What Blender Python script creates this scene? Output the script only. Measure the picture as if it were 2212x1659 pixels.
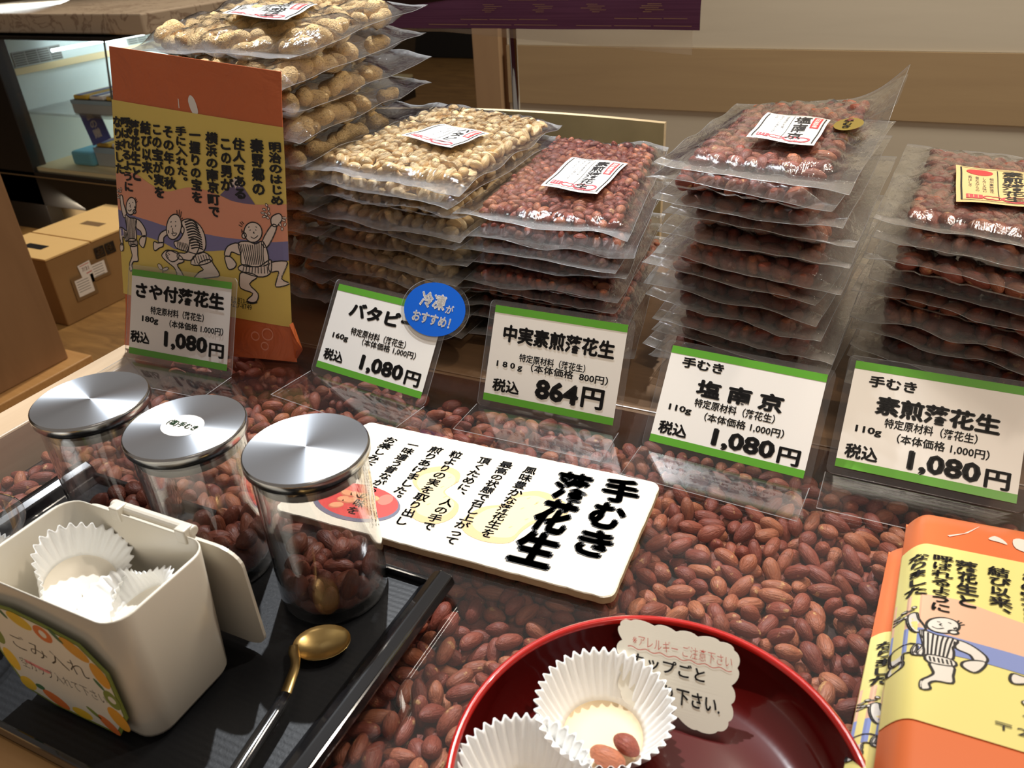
import bpy, math, random
import numpy as np
from mathutils import Vector, Matrix
from mathutils.geometry import tessellate_polygon
from mathutils.kdtree import KDTree

for o in list(bpy.data.objects): bpy.data.objects.remove(o)
SC = bpy.context.scene
COL = SC.collection
R = np.random.RandomState(7)
rnd = random.Random(11)

# ------------------------------------------------------------------ camera, world, lights
cam = bpy.data.cameras.new('camera'); camo = bpy.data.objects.new('camera', cam); COL.objects.link(camo)
cr = Vector((0.9027, 0.4275, -0.0493)); cu_ = Vector((-0.1779, 0.4751, 0.8617)); cf = Vector((-0.3919, 0.7691, -0.5049))
M = Matrix((cr, cu_, -cf)).transposed().to_4x4(); M.translation = Vector((0, 0, 0.41483)); camo.matrix_world = M
cam.sensor_fit = 'HORIZONTAL'; cam.sensor_width = 36; cam.lens = 1758.2/2212*36; cam.clip_start = 0.02
cam.dof.use_dof = True; cam.dof.focus_distance = 0.74; cam.dof.aperture_fstop = 15
SC.camera = camo
SC.view_settings.view_transform = 'Standard'; SC.view_settings.look = 'None'; SC.view_settings.gamma = 1
SC.view_settings.use_curve_mapping = False; SC.view_settings.exposure = 0.0
SC.cycles.transparent_max_bounces = 40; SC.cycles.max_bounces = 10
SC.cycles.caustics_reflective = False; SC.cycles.caustics_refractive = False
W = bpy.data.worlds.new('world'); SC.world = W; W.use_nodes = True
W.node_tree.nodes['Background'].inputs[0].default_value = (1.0, 0.86, 0.74, 1); W.node_tree.nodes['Background'].inputs[1].default_value = 0.25

def light(name, kind, loc, target, energy, color, **kw):
    l = bpy.data.lights.new(name, kind); l.energy = energy; l.color = color
    for k, v in kw.items(): setattr(l, k, v)
    o = bpy.data.objects.new(name, l); COL.objects.link(o); o.location = loc
    o.rotation_euler = (Vector(target)-Vector(loc)).to_track_quat('-Z', 'Y').to_euler()
    return o
light('ceiling_spot', 'SPOT', (-0.86, 1.31, 2.10), (-0.47, 0.565, 0.05), 300, (0.92, 0.96, 1.0), spot_size=math.radians(26.5), spot_blend=0.32, shadow_soft_size=0.018)
light('ceiling_spot_warm', 'SPOT', (0.75, 1.25, 2.1), (0.12, 0.42, 0.0), 80, (1.0, 0.88, 0.74), spot_size=math.radians(38), spot_blend=0.8, shadow_soft_size=0.05)
light('ceiling_spot_front', 'SPOT', (0.75, -0.75, 2.2), (-0.05, 0.72, 0.08), 75, (1.0, 0.84, 0.64), spot_size=math.radians(22), spot_blend=0.9, shadow_soft_size=0.03)
light('front_fill', 'AREA', (1.3, -0.9, 2.4), (-0.2, 0.7, 0.0), 3.5, (1.0, 0.90, 0.80), shape='RECTANGLE', size=1.0, size_y=0.7)  # soft fill light added from behind the camera
light('counter_fill', 'AREA', (0.2, 1.62, 1.9), (0.1, 2.25, 0.0), 38, (1.0, 0.90, 0.76), size=0.5)  # unseen fill added to brighten the striped counter front
light('carton_fill', 'SPOT', (-2.3, 3.3, 2.8), (-2.65, 1.9, -0.6), 260, (1.0, 0.87, 0.70), spot_size=math.radians(50), spot_blend=0.8, shadow_soft_size=0.05)  # unseen lamp added to brighten the carton and back left

# ------------------------------------------------------------------ materials
MATS = {}
class N:
    def __init__(s, name):
        m = bpy.data.materials.new(name); m.use_nodes = True; s.m = m; s.t = m.node_tree; s.t.nodes.clear()
        s.out = s.n('ShaderNodeOutputMaterial'); MATS[name] = m
    def n(s, kind, **kw):
        x = s.t.nodes.new(kind)
        for k, v in kw.items(): setattr(x, k, v)
        return x
    def l(s, a, b): s.t.links.new(a, b)
    def put(s, inp, v):
        if isinstance(v, bpy.types.NodeSocket): s.l(v, inp)
        else: inp.default_value = v
    def math(s, op, a, b=0.0, clamp=False):
        x = s.n('ShaderNodeMath', operation=op, use_clamp=clamp); s.put(x.inputs[0], a); s.put(x.inputs[1], b); return x.outputs[0]
    def mix(s, f, a, b):
        x = s.n('ShaderNodeMix', data_type='RGBA'); s.put(x.inputs[0], f); s.put(x.inputs[6], a); s.put(x.inputs[7], b); return x.outputs[2]
    def noise(s, vec, scale, detail=3, rough=0.5, dist=0.0):
        x = s.n('ShaderNodeTexNoise'); x.inputs['Scale'].default_value = scale; x.inputs['Detail'].default_value = detail
        x.inputs['Roughness'].default_value = rough; x.inputs['Distortion'].default_value = dist
        if vec is not None: s.l(vec, x.inputs['Vector'])
        return x.outputs[0]
    def ramp(s, f, stops):
        x = s.n('ShaderNodeValToRGB'); s.put(x.inputs[0], f); cr = x.color_ramp
        while len(cr.elements) < len(stops): cr.elements.new(0.5)
        for e, (p, c) in zip(cr.elements, stops): e.position = p; e.color = c if len(c) == 4 else (*c, 1)
        return x.outputs[0]
    def scale(s, vec, sc):
        x = s.n('ShaderNodeMapping'); s.l(vec, x.inputs[0]); x.inputs['Scale'].default_value = sc; return x.outputs[0]
    def obj(s): return s.n('ShaderNodeTexCoord').outputs['Object']
    def uv(s): return s.n('ShaderNodeTexCoord').outputs['UV']
    def attr(s, name): return s.n('ShaderNodeAttribute', attribute_name=name)
    def bump(s, h, strength=0.3, dist=0.001):
        x = s.n('ShaderNodeBump'); s.put(x.inputs['Height'], h); x.inputs['Strength'].default_value = strength; x.inputs['Distance'].default_value = dist; return x.outputs[0]
    def bsdf(s, color, rough=0.5, metal=0.0, **kw):
        b = s.n('ShaderNodeBsdfPrincipled'); s.put(b.inputs['Base Color'], color if not isinstance(color, tuple) or len(color) == 4 else (*color, 1))
        s.put(b.inputs['Roughness'], rough); s.put(b.inputs['Metallic'], metal)
        for k, v in kw.items(): s.put(b.inputs[k.replace('_', ' ')], v)
        return b
    def done(s, sh): s.l(sh, s.out.inputs[0]); return s.m
def srgb(r, g, b):
    f = lambda c: (c/12.92 if c <= 0.04045 else ((c+0.055)/1.055)**2.4)
    return (f(r/255), f(g/255), f(b/255), 1)
def plain(name, c, rough=0.5, metal=0.0, mott=0.0, sc=40, **kw):
    g = N(name)
    if mott: col = g.mix(g.math('MULTIPLY', g.noise(g.obj(), sc, 4), mott), c, (c[0]*0.5, c[1]*0.5, c[2]*0.5, 1))
    else: col = c
    b = g.bsdf(col, rough, metal, **kw); return g.done(b.outputs[0])

def kernel_mat(name, cA, cB, cC, tan, rough=0.36, tanamt=0.70):
    g = N(name); a = g.attr('loc'); v = a.outputs['Vector']
    oi = g.n('ShaderNodeObjectInfo').outputs['Random']
    rn = g.math('FRACT', g.math('ADD', oi, g.attr('rnd').outputs['Fac']))
    big = g.n('ShaderNodeVectorMath', operation='ADD'); g.l(v, big.inputs[0])
    cmb = g.n('ShaderNodeCombineXYZ'); g.put(cmb.inputs[0], g.math('MULTIPLY', rn, 3.0)); g.put(cmb.inputs[1], g.math('MULTIPLY', rn, 7.0)); g.l(cmb.outputs[0], big.inputs[1])
    vv = big.outputs[0]
    base = g.ramp(rn, [(0, cA), (0.45, cB), (0.82, cC), (1, cA)])
    streak = g.noise(g.scale(vv, (110, 800, 800)), 1.0, 3, 0.6)
    c1 = g.mix(g.math('MULTIPLY', g.ramp(streak, [(0.42, (0, 0, 0)), (0.6, (1, 1, 1))]), 0.30), base, (cA[0]*0.5, cA[1]*0.45, cA[2]*0.42, 1))
    blot = g.noise(g.scale(vv, (130, 130, 130)), 1.0, 4, 0.55)
    c2 = g.mix(g.math('MULTIPLY', g.ramp(blot, [(tanamt, (0, 0, 0)), (tanamt+0.07, (1, 1, 1))]), 0.75), c1, tan)
    sp = g.noise(g.scale(vv, (900, 1400, 1400)), 1.0, 2, 0.5)
    c3 = g.mix(g.math('MULTIPLY', g.ramp(sp, [(0.68, (0, 0, 0)), (0.74, (1, 1, 1))]), 0.4), c2, tan)
    bp = g.bump(g.math('ADD', streak, g.math('MULTIPLY', blot, 0.9)), 0.9, 0.0010)
    b = g.bsdf(c3, rough, 0.0, Normal=bp); b.inputs['Specular IOR Level'].default_value = 0.4; b.inputs['Coat Weight'].default_value = 0.05; b.inputs['Coat Roughness'].default_value = 0.3
    return g.done(b.outputs[0])
kernel_mat('red_skin', srgb(124, 58, 44), srgb(146, 74, 56), srgb(180, 112, 78), srgb(214, 172, 116), 0.5, 0.64)
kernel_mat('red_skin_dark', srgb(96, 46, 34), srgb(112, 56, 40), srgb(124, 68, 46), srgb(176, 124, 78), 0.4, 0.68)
kernel_mat('butter_skin', srgb(236, 200, 142), srgb(242, 210, 156), srgb(246, 218, 170), srgb(190, 140, 80), 0.42, 0.72)
g = N('shell'); v = g.attr('loc').outputs['Vector']
vor = g.n('ShaderNodeTexVoronoi', feature='DISTANCE_TO_EDGE'); g.l(g.scale(v, (230, 330, 330)), vor.inputs['Vector']); vor.inputs['Scale'].default_value = 1.0
ridge = g.ramp(vor.outputs['Distance'], [(0.0, (1, 1, 1)), (0.16, (0, 0, 0))])
nn = g.noise(g.scale(v, (500, 500, 500)), 1.0, 3)
c = g.mix(g.noise(g.scale(v, (60, 60, 60)), 1.0, 2), srgb(200, 162, 100), srgb(228, 194, 136))
c = g.mix(g.math('MULTIPLY', ridge, 0.28), c, srgb(236, 206, 156))
c = g.mix(g.math('MULTIPLY', g.ramp(nn, [(0.58, (0, 0, 0)), (0.66, (1, 1, 1))]), 0.7), c, srgb(104, 66, 34))
b = g.bsdf(c, 0.7, 0.0, Normal=g.bump(g.math('ADD', ridge, nn), 0.6, 0.001)); g.done(b.outputs[0])

def thin(name, haze=0.0, hazecol=(0.85, 0.87, 0.9, 1), rough=0.05, tint=(1, 1, 1, 1), boost=1.0, bumpf=None, grazehaze=0.0, seal=False):
    """thin clear sheet: Fresnel reflection over a transparent base, plus a little milky scatter"""
    g = N(name); nrm = None
    if bumpf: nrm = bumpf(g)
    lw = g.n('ShaderNodeLayerWeight'); lw.inputs[0].default_value = 0.5
    if nrm is not None: g.l(nrm, lw.inputs['Normal'])
    f5 = g.math('POWER', lw.outputs['Facing'], 5.0)
    F = g.math('ADD', g.math('MULTIPLY', f5, 0.96), 0.04)
    F2 = g.math('MULTIPLY', g.math('DIVIDE', g.math('MULTIPLY', F, 2.0), g.math('ADD', F, 1.0)), boost, True)
    tr = g.n('ShaderNodeBsdfTransparent'); tr.inputs[0].default_value = tint
    gl = g.n('ShaderNodeBsdfGlossy'); gl.inputs['Roughness'].default_value = rough
    if nrm is not None: g.l(nrm, gl.inputs['Normal'])
    base = tr.outputs[0]
    if haze > 0 or grazehaze > 0:
        df = g.n('ShaderNodeBsdfDiffuse'); df.inputs[0].default_value = hazecol
        tl = g.n('ShaderNodeBsdfTranslucent'); tl.inputs[0].default_value = hazecol
        mm = g.n('ShaderNodeMixShader'); mm.inputs[0].default_value = 0.5; g.l(df.outputs[0], mm.inputs[1]); g.l(tl.outputs[0], mm.inputs[2])
        hz = g.math('ADD', haze, g.math('MULTIPLY', g.math('POWER', lw.outputs['Facing'], 3.0), grazehaze), True)
        if seal:
            hz = g.math('ADD', hz, g.math('MULTIPLY', g.attr('seal').outputs['Fac'], seal), True)
        m1 = g.n('ShaderNodeMixShader'); g.put(m1.inputs[0], hz); g.l(tr.outputs[0], m1.inputs[1]); g.l(mm.outputs[0], m1.inputs[2]); base = m1.outputs[0]
    m2 = g.n('ShaderNodeMixShader'); g.put(m2.inputs[0], F2); g.l(base, m2.inputs[1]); g.l(gl.outputs[0], m2.inputs[2])
    return g.done(m2.outputs[0])
def film_bump(g):
    v = g.uv()
    w = g.noise(g.scale(v, (40, 14, 1)), 1.0, 3, 0.6, 1.2)
    wv = g.n('ShaderNodeTexWave', wave_type='BANDS', bands_direction='Y'); g.l(v, wv.inputs['Vector']); wv.inputs['Scale'].default_value = 130; wv.inputs['Distortion'].default_value = 0.4; wv.inputs['Detail Scale'].default_value = 2
    s = g.math('MULTIPLY', wv.outputs['Fac'], g.math('MULTIPLY', g.attr('seal').outputs['Fac'], 1.0))
    return g.bump(g.math('ADD', w, s), 0.55, 0.0022)
thin('film_clear', 0.018, rough=0.08, boost=1.2, bumpf=film_bump, grazehaze=0.04, seal=0.22)
thin('film_milky', 0.03, hazecol=(0.80, 0.77, 0.72, 1), rough=0.12, boost=1.15, bumpf=film_bump, grazehaze=0.045, seal=0.18)
thin('clear_sheet', 0.006, rough=0.015, boost=1.0)
thin('laminate', 0.012, rough=0.02, boost=1.1)
thin('laminate_foot', 0.012, rough=0.03, boost=1.3)
thin('jar_glass', 0.002, hazecol=(0.75, 0.78, 0.80, 1), rough=0.01, boost=1.5, grazehaze=0.20)  # grazing haze paints a pale reflection along the jar silhouette
thin('hanging_sheet', 0.30, hazecol=(0.75, 0.68, 0.62, 1), rough=0.15)
thin('cup_plastic', 0.03, rough=0.04, boost=1.2)
thin('dish_plastic', 0.03, rough=0.04, boost=1.2, hazecol=(0.6, 0.6, 0.6, 1))
thin('edge_glint', 0.45, rough=0.2, boost=1.5)  # whitish tint paints the bright glint along clear edges
plain('white_print', srgb(236, 232, 226), 0.35)
plain('board_paper', srgb(232, 222, 202), 0.8, mott=0.16, sc=160)
plain('board_edge', srgb(198, 176, 138), 0.85, mott=0.5, sc=300)
plain('ink', srgb(22, 18, 18), 0.5)
plain('ink_blue', srgb(40, 42, 60), 0.6)
plain('ink_soft', srgb(90, 84, 84), 0.6)
plain('green_print', srgb(92, 160, 48), 0.3)
plain('blue_print', srgb(8, 92, 200), 0.25)
plain('sticker_white', srgb(240, 238, 232), 0.5)
plain('sticker_cream', srgb(240, 212, 150), 0.5)
plain('sticker_red', srgb(226, 60, 62), 0.5)
plain('stamp_red', srgb(222, 84, 92), 0.5)
plain('gold_sticker', srgb(196, 172, 64), 0.3, 0.7)
g = N('orange_paper'); 
bp = g.bump(g.noise(g.obj(), 20, 4, 0.55, 0.8), 0.8, 0.010)
g.done(g.bsdf(srgb(206, 106, 58), 0.38, 0.0, Normal=bp).outputs[0])
g = N('yellow_paper'); bp = g.bump(g.noise(g.obj(), 14, 3, 0.5, 0.5), 0.25, 0.004)
g.done(g.bsdf(srgb(228, 202, 104), 0.46, 0.0, Normal=bp).outputs[0])
plain('art_pink', srgb(232, 158, 126), 0.42); plain('art_purple', srgb(128, 124, 168), 0.42); plain('art_mountain', srgb(112, 98, 130), 0.42)
plain('art_skin', srgb(236, 220, 206), 0.42); plain('art_white', srgb(236, 230, 222), 0.42)
plain('yellow_paper_lit', srgb(244, 234, 150), 0.3); plain('orange_gloss_lit', srgb(232, 124, 74), 0.3)  # lying packets' copies of the packet colours, brightened to paint in light
plain('art_pink_lit', srgb(240, 196, 168), 0.3); plain('art_purple_lit', srgb(140, 156, 216), 0.3)  # print colours of the lying packets, painted brighter the same way
plain('white_plastic', srgb(214, 207, 192), 0.28)
plain('paper_cup', srgb(240, 240, 238), 0.45, Subsurface_Weight=0.0)
plain('cup_wax', srgb(232, 224, 208), 0.5)
plain('parchment', srgb(222, 200, 162), 0.55)
plain('note_paper', srgb(232, 226, 210), 0.35)
plain('pen_red', srgb(196, 84, 70), 0.5); plain('pen_pink', srgb(232, 140, 140), 0.5)
plain('fruit_yellow', srgb(232, 190, 50), 0.6); plain('fruit_orange', srgb(226, 120, 56), 0.6); plain('leaf_green', srgb(126, 140, 60), 0.6); plain('leaf_dark', srgb(64, 110, 70), 0.6)
plain('fruit_amber', srgb(226, 160, 50), 0.6)
plain('brass', srgb(206, 176, 116), 0.3, 1.0)
plain('black_lacquer', (0.008, 0.008, 0.009, 1), 0.12, Coat_Weight=0.6)
g = N('tray_floor'); wv = g.n('ShaderNodeTexWave', wave_type='BANDS', bands_direction='Y'); g.l(g.obj(), wv.inputs['Vector']); wv.inputs['Scale'].default_value = 75; wv.inputs['Distortion'].default_value = 2.0; wv.inputs['Detail'].default_value = 3; wv.inputs['Detail Scale'].default_value = 6
g.done(g.bsdf((0.006, 0.0065, 0.008, 1), 0.46, 0.0, Specular_IOR_Level=0.30, Normal=g.bump(wv.outputs['Fac'], 0.16, 0.0005)).outputs[0])
g = N('red_lacquer'); 
c = g.mix(g.noise(g.scale(g.obj(), (30, 8, 8)), 1.0, 2), (0.055, 0.002, 0.002, 1), (0.085, 0.004, 0.003, 1))
g.done(g.bsdf(c, 0.16, 0.0, Coat_Weight=0.8, Coat_Roughness=0.05).outputs[0])
plain('red_rim', srgb(176, 26, 20), 0.2, Coat_Weight=0.6)
g = N('steel_lid'); tg = g.n('ShaderNodeTangent', direction_type='RADIAL', axis='Z')
b = g.bsdf((0.78, 0.84, 0.92, 1), 0.42, 1.0, Anisotropic=0.94, Anisotropic_Rotation=0.25); g.l(tg.outputs[0], b.inputs['Tangent'])
rings = g.n('ShaderNodeTexWave', wave_type='RINGS', rings_direction='Z'); g.l(g.obj(), rings.inputs['Vector']); rings.inputs['Scale'].default_value = 500; rings.inputs['Distortion'].default_value = 0.5
g.l(g.bump(rings.outputs['Fac'], 0.05, 0.0002), b.inputs['Normal']); g.done(b.outputs[0])
plain('steel_side', (0.5, 0.5, 0.5, 1), 0.2, 1.0)
plain('chrome', (0.55, 0.54, 0.52, 1), 0.08, 1.0)
plain('rubber_black', (0.01, 0.01, 0.011, 1), 0.3)
plain('rubber_grey', (0.30, 0.30, 0.28, 1), 0.35)
def wood(name, a, b_, sc=(3, 40, 40), rough=0.45):
    g = N(name); n_ = g.noise(g.scale(g.obj(), sc), 1.0, 4, 0.6, 0.8)
    return g.done(g.bsdf(g.mix(g.ramp(n_, [(0.3, (0, 0, 0)), (0.7, (1, 1, 1))]), a, b_), rough, 0.0).outputs[0])
wood('table_wood', srgb(176, 146, 112), srgb(192, 162, 126), (4, 60, 60), 0.4)
wood('ledge_wood_shaded', srgb(112, 86, 62), srgb(126, 98, 72), (4, 60, 60), 0.35)  # table wood darkened to paint in the shade of the stacks
wood('rim_wood', srgb(196, 168, 136), srgb(208, 182, 150), (60, 4, 60), 0.35)
wood('front_wood', srgb(196, 148, 92), srgb(210, 164, 106), (4, 60, 60), 0.4)
wood('floor_wood', srgb(120, 88, 48), srgb(160, 122, 70), (5, 22, 5), 0.5)
wood('cabinet_wood', srgb(142, 108, 76), srgb(156, 120, 86), (14, 14, 2), 0.5)
wood('panel_brown', srgb(172, 148, 114), srgb(180, 156, 120), (2, 30, 30), 0.5)
wood('panel_white', srgb(206, 198, 180), srgb(212, 204, 186), (2, 20, 20), 0.5)
wood('post_beige', srgb(168, 138, 106), srgb(176, 146, 112), (20, 20, 3), 0.5)
wood('light_wood', srgb(222, 200, 160), srgb(236, 216, 178), (4, 90, 90), 0.5)
plain('green_gold', srgb(204, 190, 146), 0.4, 0.0, mott=0.7, sc=22)
plain('black_frame', (0.010, 0.009, 0.009, 1), 0.3)
plain('case_white', srgb(206, 224, 222), 0.5)
plain('case_cream', srgb(222, 206, 158), 0.5)
plain('vent_grey', srgb(150, 156, 150), 0.5); plain('vent_dark', srgb(84, 88, 82), 0.6)
plain('under_panel', srgb(224, 200, 160), 0.6, mott=0.2, sc=14)
g = N('marble'); n_ = g.noise(g.obj(), 7, 6, 0.6, 1.6)
g.done(g.bsdf(g.mix(g.ramp(n_, [(0.47, (0, 0, 0)), (0.5, (1, 1, 1)), (0.53, (0, 0, 0))]), srgb(184, 166, 144), srgb(136, 114, 96)), 0.35).outputs[0])
plain('marble_top', srgb(196, 176, 152), 0.35, mott=0.15, sc=10)
plain('cardboard', srgb(158, 122, 76), 0.75, mott=0.15, sc=30); plain('cardboard_top_lit', srgb(240, 202, 136), 0.7, mott=0.1, sc=20); plain('cardboard_side', srgb(128, 100, 64), 0.75)  # flaps lightened and body darkened to paint light falling on the carton top
plain('box_blue', srgb(150, 184, 204), 0.5); plain('box_grey', srgb(168, 180, 184), 0.5); plain('navy', srgb(30, 58, 140), 0.5); plain('sky_cloth', srgb(96, 190, 214), 0.5)
g = N('tube_light'); e = g.n('ShaderNodeEmission'); e.inputs[0].default_value = (0.85, 0.97, 1, 1); e.inputs[1].default_value = 9; g.done(e.outputs[0])
g = N('purple_cloth'); v = g.obj()
n1 = g.noise(g.scale(v, (5, 1, 600)), 1.0, 2, 0.6)
dash = g.noise(g.scale(v, (14, 1, 60)), 1.0, 1)
c = g.mix(g.ramp(n1, [(0.4, (0, 0, 0)), (0.6, (1, 1, 1))]), srgb(104, 58, 96), srgb(118, 70, 108))
b = g.bsdf(c, 0.8); g.done(b.outputs[0])
plain('cloth_thread', srgb(196, 160, 120), 0.8)
plain('cloth_dark', srgb(52, 26, 30), 0.8, mott=0.7, sc=14)
plain('bed_floor', srgb(50, 28, 20), 0.8)
plain('wall_paint', srgb(120, 104, 84), 0.8)
plain('dark_object', (0.01, 0.01, 0.01, 1), 0.6)
plain('dish_red', srgb(214, 52, 40), 0.5); plain('dish_shine', srgb(236, 110, 90), 0.5); plain('dish_rim', srgb(96, 96, 116), 0.5); plain('dish_nut', srgb(232, 156, 104), 0.5); plain('dish_nutshade', srgb(200, 106, 62), 0.5); plain('pea_outline', srgb(206, 176, 130), 0.7); plain('pea_fill', srgb(226, 204, 160), 0.7)
plain('yellow_note', srgb(226, 188, 60), 0.6); plain('white_sheet', srgb(222, 212, 196), 0.6)

# ------------------------------------------------------------------ object helpers
ROOT = {}
def thing(name, label, cat, loc=(0, 0, 0), group=None, kind=None):
    o = bpy.data.objects.new(name, None); COL.objects.link(o); o.location = loc; o.empty_display_size = 0.02
    o['label'] = label; o['category'] = cat
    if group: o['group'] = group
    if kind: o['kind'] = kind
    ROOT[o.name] = Vector(loc); return o
def base(p):
    return ROOT.get(p.name, Vector((0, 0, 0))) if p else Vector((0, 0, 0))
def tag(o, label=None, cat=None, group=None, kind=None):
    for k, v in (('label', label), ('category', cat), ('group', group), ('kind', kind)):
        if v: o[k] = v
    return o
class MB:
    def __init__(s): s.v = []; s.f = []; s.m = []; s.mats = []; s.n = 0; s.at = {}; s.uv = None
    def mi(s, mat):
        if mat not in s.mats: s.mats.append(mat)
        return s.mats.index(mat)
    def add(s, V, F, mat):
        V = np.asarray(V, float).reshape(-1, 3); i = s.mi(mat)
        s.v.append(V); s.f += [tuple(int(a)+s.n for a in f) for f in F]; s.m += [i]*len(F); s.n += len(V); return s
    def box(s, x0, x1, y0, y1, z0, z1, mat):
        V = [(x, y, z) for z in (z0, z1) for y in (y0, y1) for x in (x0, x1)]
        return s.add(V, [(0, 2, 3, 1), (4, 5, 7, 6), (0, 1, 5, 4), (2, 6, 7, 3), (0, 4, 6, 2), (1, 3, 7, 5)], mat)
    def build(s, name, parent=None, smooth=False, attrs=None, uv=None, bevel=0, own=False):
        V = np.concatenate(s.v) if s.v else np.zeros((0, 3)); b0 = np.array(base(parent))
        o0 = np.zeros(3)
        if own:
            o0 = (V.min(0)+V.max(0))/2; o0[2] = V[:, 2].min(); o0 = o0-b0
        me = bpy.data.meshes.new(name); me.from_pydata((V-b0-o0).tolist(), [], s.f)
        for m in s.mats: me.materials.append(MATS[m])
        me.polygons.foreach_set('material_index', s.m)
        me.polygons.foreach_set('use_smooth', [smooth]*len(s.f))
        if uv is not None:
            l = me.uv_layers.new(name='UVMap'); idx = np.zeros(len(me.loops), int); me.loops.foreach_get('vertex_index', idx)
            l.data.foreach_set('uv', np.asarray(uv, float)[idx].ravel())
        for k, a in (attrs or {}).items():
            a = np.asarray(a, float)
            at = me.attributes.new(k, 'FLOAT' if a.ndim == 1 else 'FLOAT_VECTOR', 'POINT'); at.data.foreach_set('value' if a.ndim == 1 else 'vector', a.ravel())
        me.update()
        o = bpy.data.objects.new(name, me); COL.objects.link(o); o.location = o0
        if parent: o.parent = parent; ROOT[o.name] = base(parent)+Vector(o0)
        else: ROOT[o.name] = Vector(o0)
        if bevel:
            md = o.modifiers.new('bevel', 'BEVEL'); md.width = bevel; md.segments = 2; md.limit_method = 'ANGLE'
        return o
def lathe(prof, n=48, c=(0, 0, 0), flute=None):
    V = []; F = []; k = len(prof)
    for j in range(n):
        a = 2*math.pi*j/n
        for i, (r, z) in enumerate(prof):
            rr = r*(1+(flute(i, a) if flute else 0)); V.append((c[0]+rr*math.cos(a), c[1]+rr*math.sin(a), c[2]+z))
    for j in range(n):
        for i in range(k-1):
            F.append((j*k+i, ((j+1) % n)*k+i, ((j+1) % n)*k+i+1, j*k+i+1))
    return np.array(V), F
def tube(path, rad, n=8, squash=None):
    P = [Vector(p) for p in path]; V = []; F = []; rad = rad if hasattr(rad, '__len__') else [rad]*len(P)
    for i, p in enumerate(P):
        t = (P[min(i+1, len(P)-1)]-P[max(i-1, 0)]).normalized(); a = t.cross(Vector((0, 0, 1)))
        if a.length < 1e-3: a = t.cross(Vector((0, 1, 0)))
        a.normalize(); b_ = t.cross(a)
        for j in range(n):
            an = 2*math.pi*j/n; V.append(tuple(p+a*math.cos(an)*rad[i]+b_*math.sin(an)*rad[i]*(squash or 1)))
    for i in range(len(P)-1):
        for j in range(n): F.append((i*n+j, i*n+(j+1) % n, (i+1)*n+(j+1) % n, (i+1)*n+j))
    F.append(tuple(range(n))[::-1]); F.append(tuple((len(P)-1)*n+j for j in range(n)))
    return np.array(V), F
def grid(nx, ny): return [(j*nx+i, j*nx+i+1, (j+1)*nx+i+1, (j+1)*nx+i) for j in range(ny-1) for i in range(nx-1)]
def smoothpoly(P, closed=True, k=4):
    P = np.asarray(P, float); n = len(P); out = []
    for i in range(n if closed else n-1):
        p0, p1, p2, p3 = (P[(i-1) % n], P[i], P[(i+1) % n], P[(i+2) % n]) if closed else (P[max(i-1, 0)], P[i], P[i+1], P[min(i+2, n-1)])
        for t in np.arange(k)/k:
            out.append(0.5*((2*p1)+(-p0+p2)*t+(2*p0-5*p1+4*p2-p3)*t*t+(-p0+3*p1-3*p2+p3)*t**3))
    if not closed: out.append(P[-1])
    return np.array(out)
def tess(P): return [tuple(t) for t in tessellate_polygon([[Vector((p[0], p[1], 0)) for p in P]])]
def ribbon(P, w, closed=False):
    P = np.asarray(P, float)
    if closed: P = np.r_[P, P[:1]]
    d = np.gradient(P, axis=0); d /= np.maximum(np.linalg.norm(d, axis=1), 1e-9)[:, None]; nn = np.c_[-d[:, 1], d[:, 0]]*w/2
    V = np.r_[P+nn, P-nn]; n = len(P); return V, [(i, i+1, n+i+1, n+i) for i in range(n-1)]
# text glyphs (Blender's built-in font)
GC = {}
def glyph(s, bold=0.0):
    """outline of the characters; bold strokes are made by overlapping shifted copies"""
    k = (s, bold)
    if k not in GC:
        c = bpy.data.curves.new('t', 'FONT'); c.body = s; c.offset = min(bold, 0.0) if bold < 0 else min(bold, 0.006); c.resolution_u = 2
        o = bpy.data.objects.new('t', c); m = bpy.data.meshes.new_from_object(o)
        V = np.zeros(len(m.vertices)*3); m.vertices.foreach_get('co', V); V = V.reshape(-1, 3)[:, :2].copy(); F = [tuple(p.vertices) for p in m.polygons]
        bpy.data.objects.remove(o); bpy.data.curves.remove(c); bpy.data.meshes.remove(m)
        if bold > 0.008:
            b = bold-0.004; n = len(V); Vs = []; Fs = []
            for i, (dx, dy) in enumerate(((-b, 0), (b, 0), (0, -b), (0, b), (-b*0.7, b*0.7), (b*0.7, -b*0.7)) if bold > 0.025 else ((-b, 0), (b, 0), (0, b), (0, -b))):
                Vs.append(V+[dx, dy]); Fs += [tuple(a+i*n for a in f) for f in F]
            V = np.concatenate(Vs); F = Fs
        GC[k] = (V, F)
    V, F = GC[k]; return V.copy(), F
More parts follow.
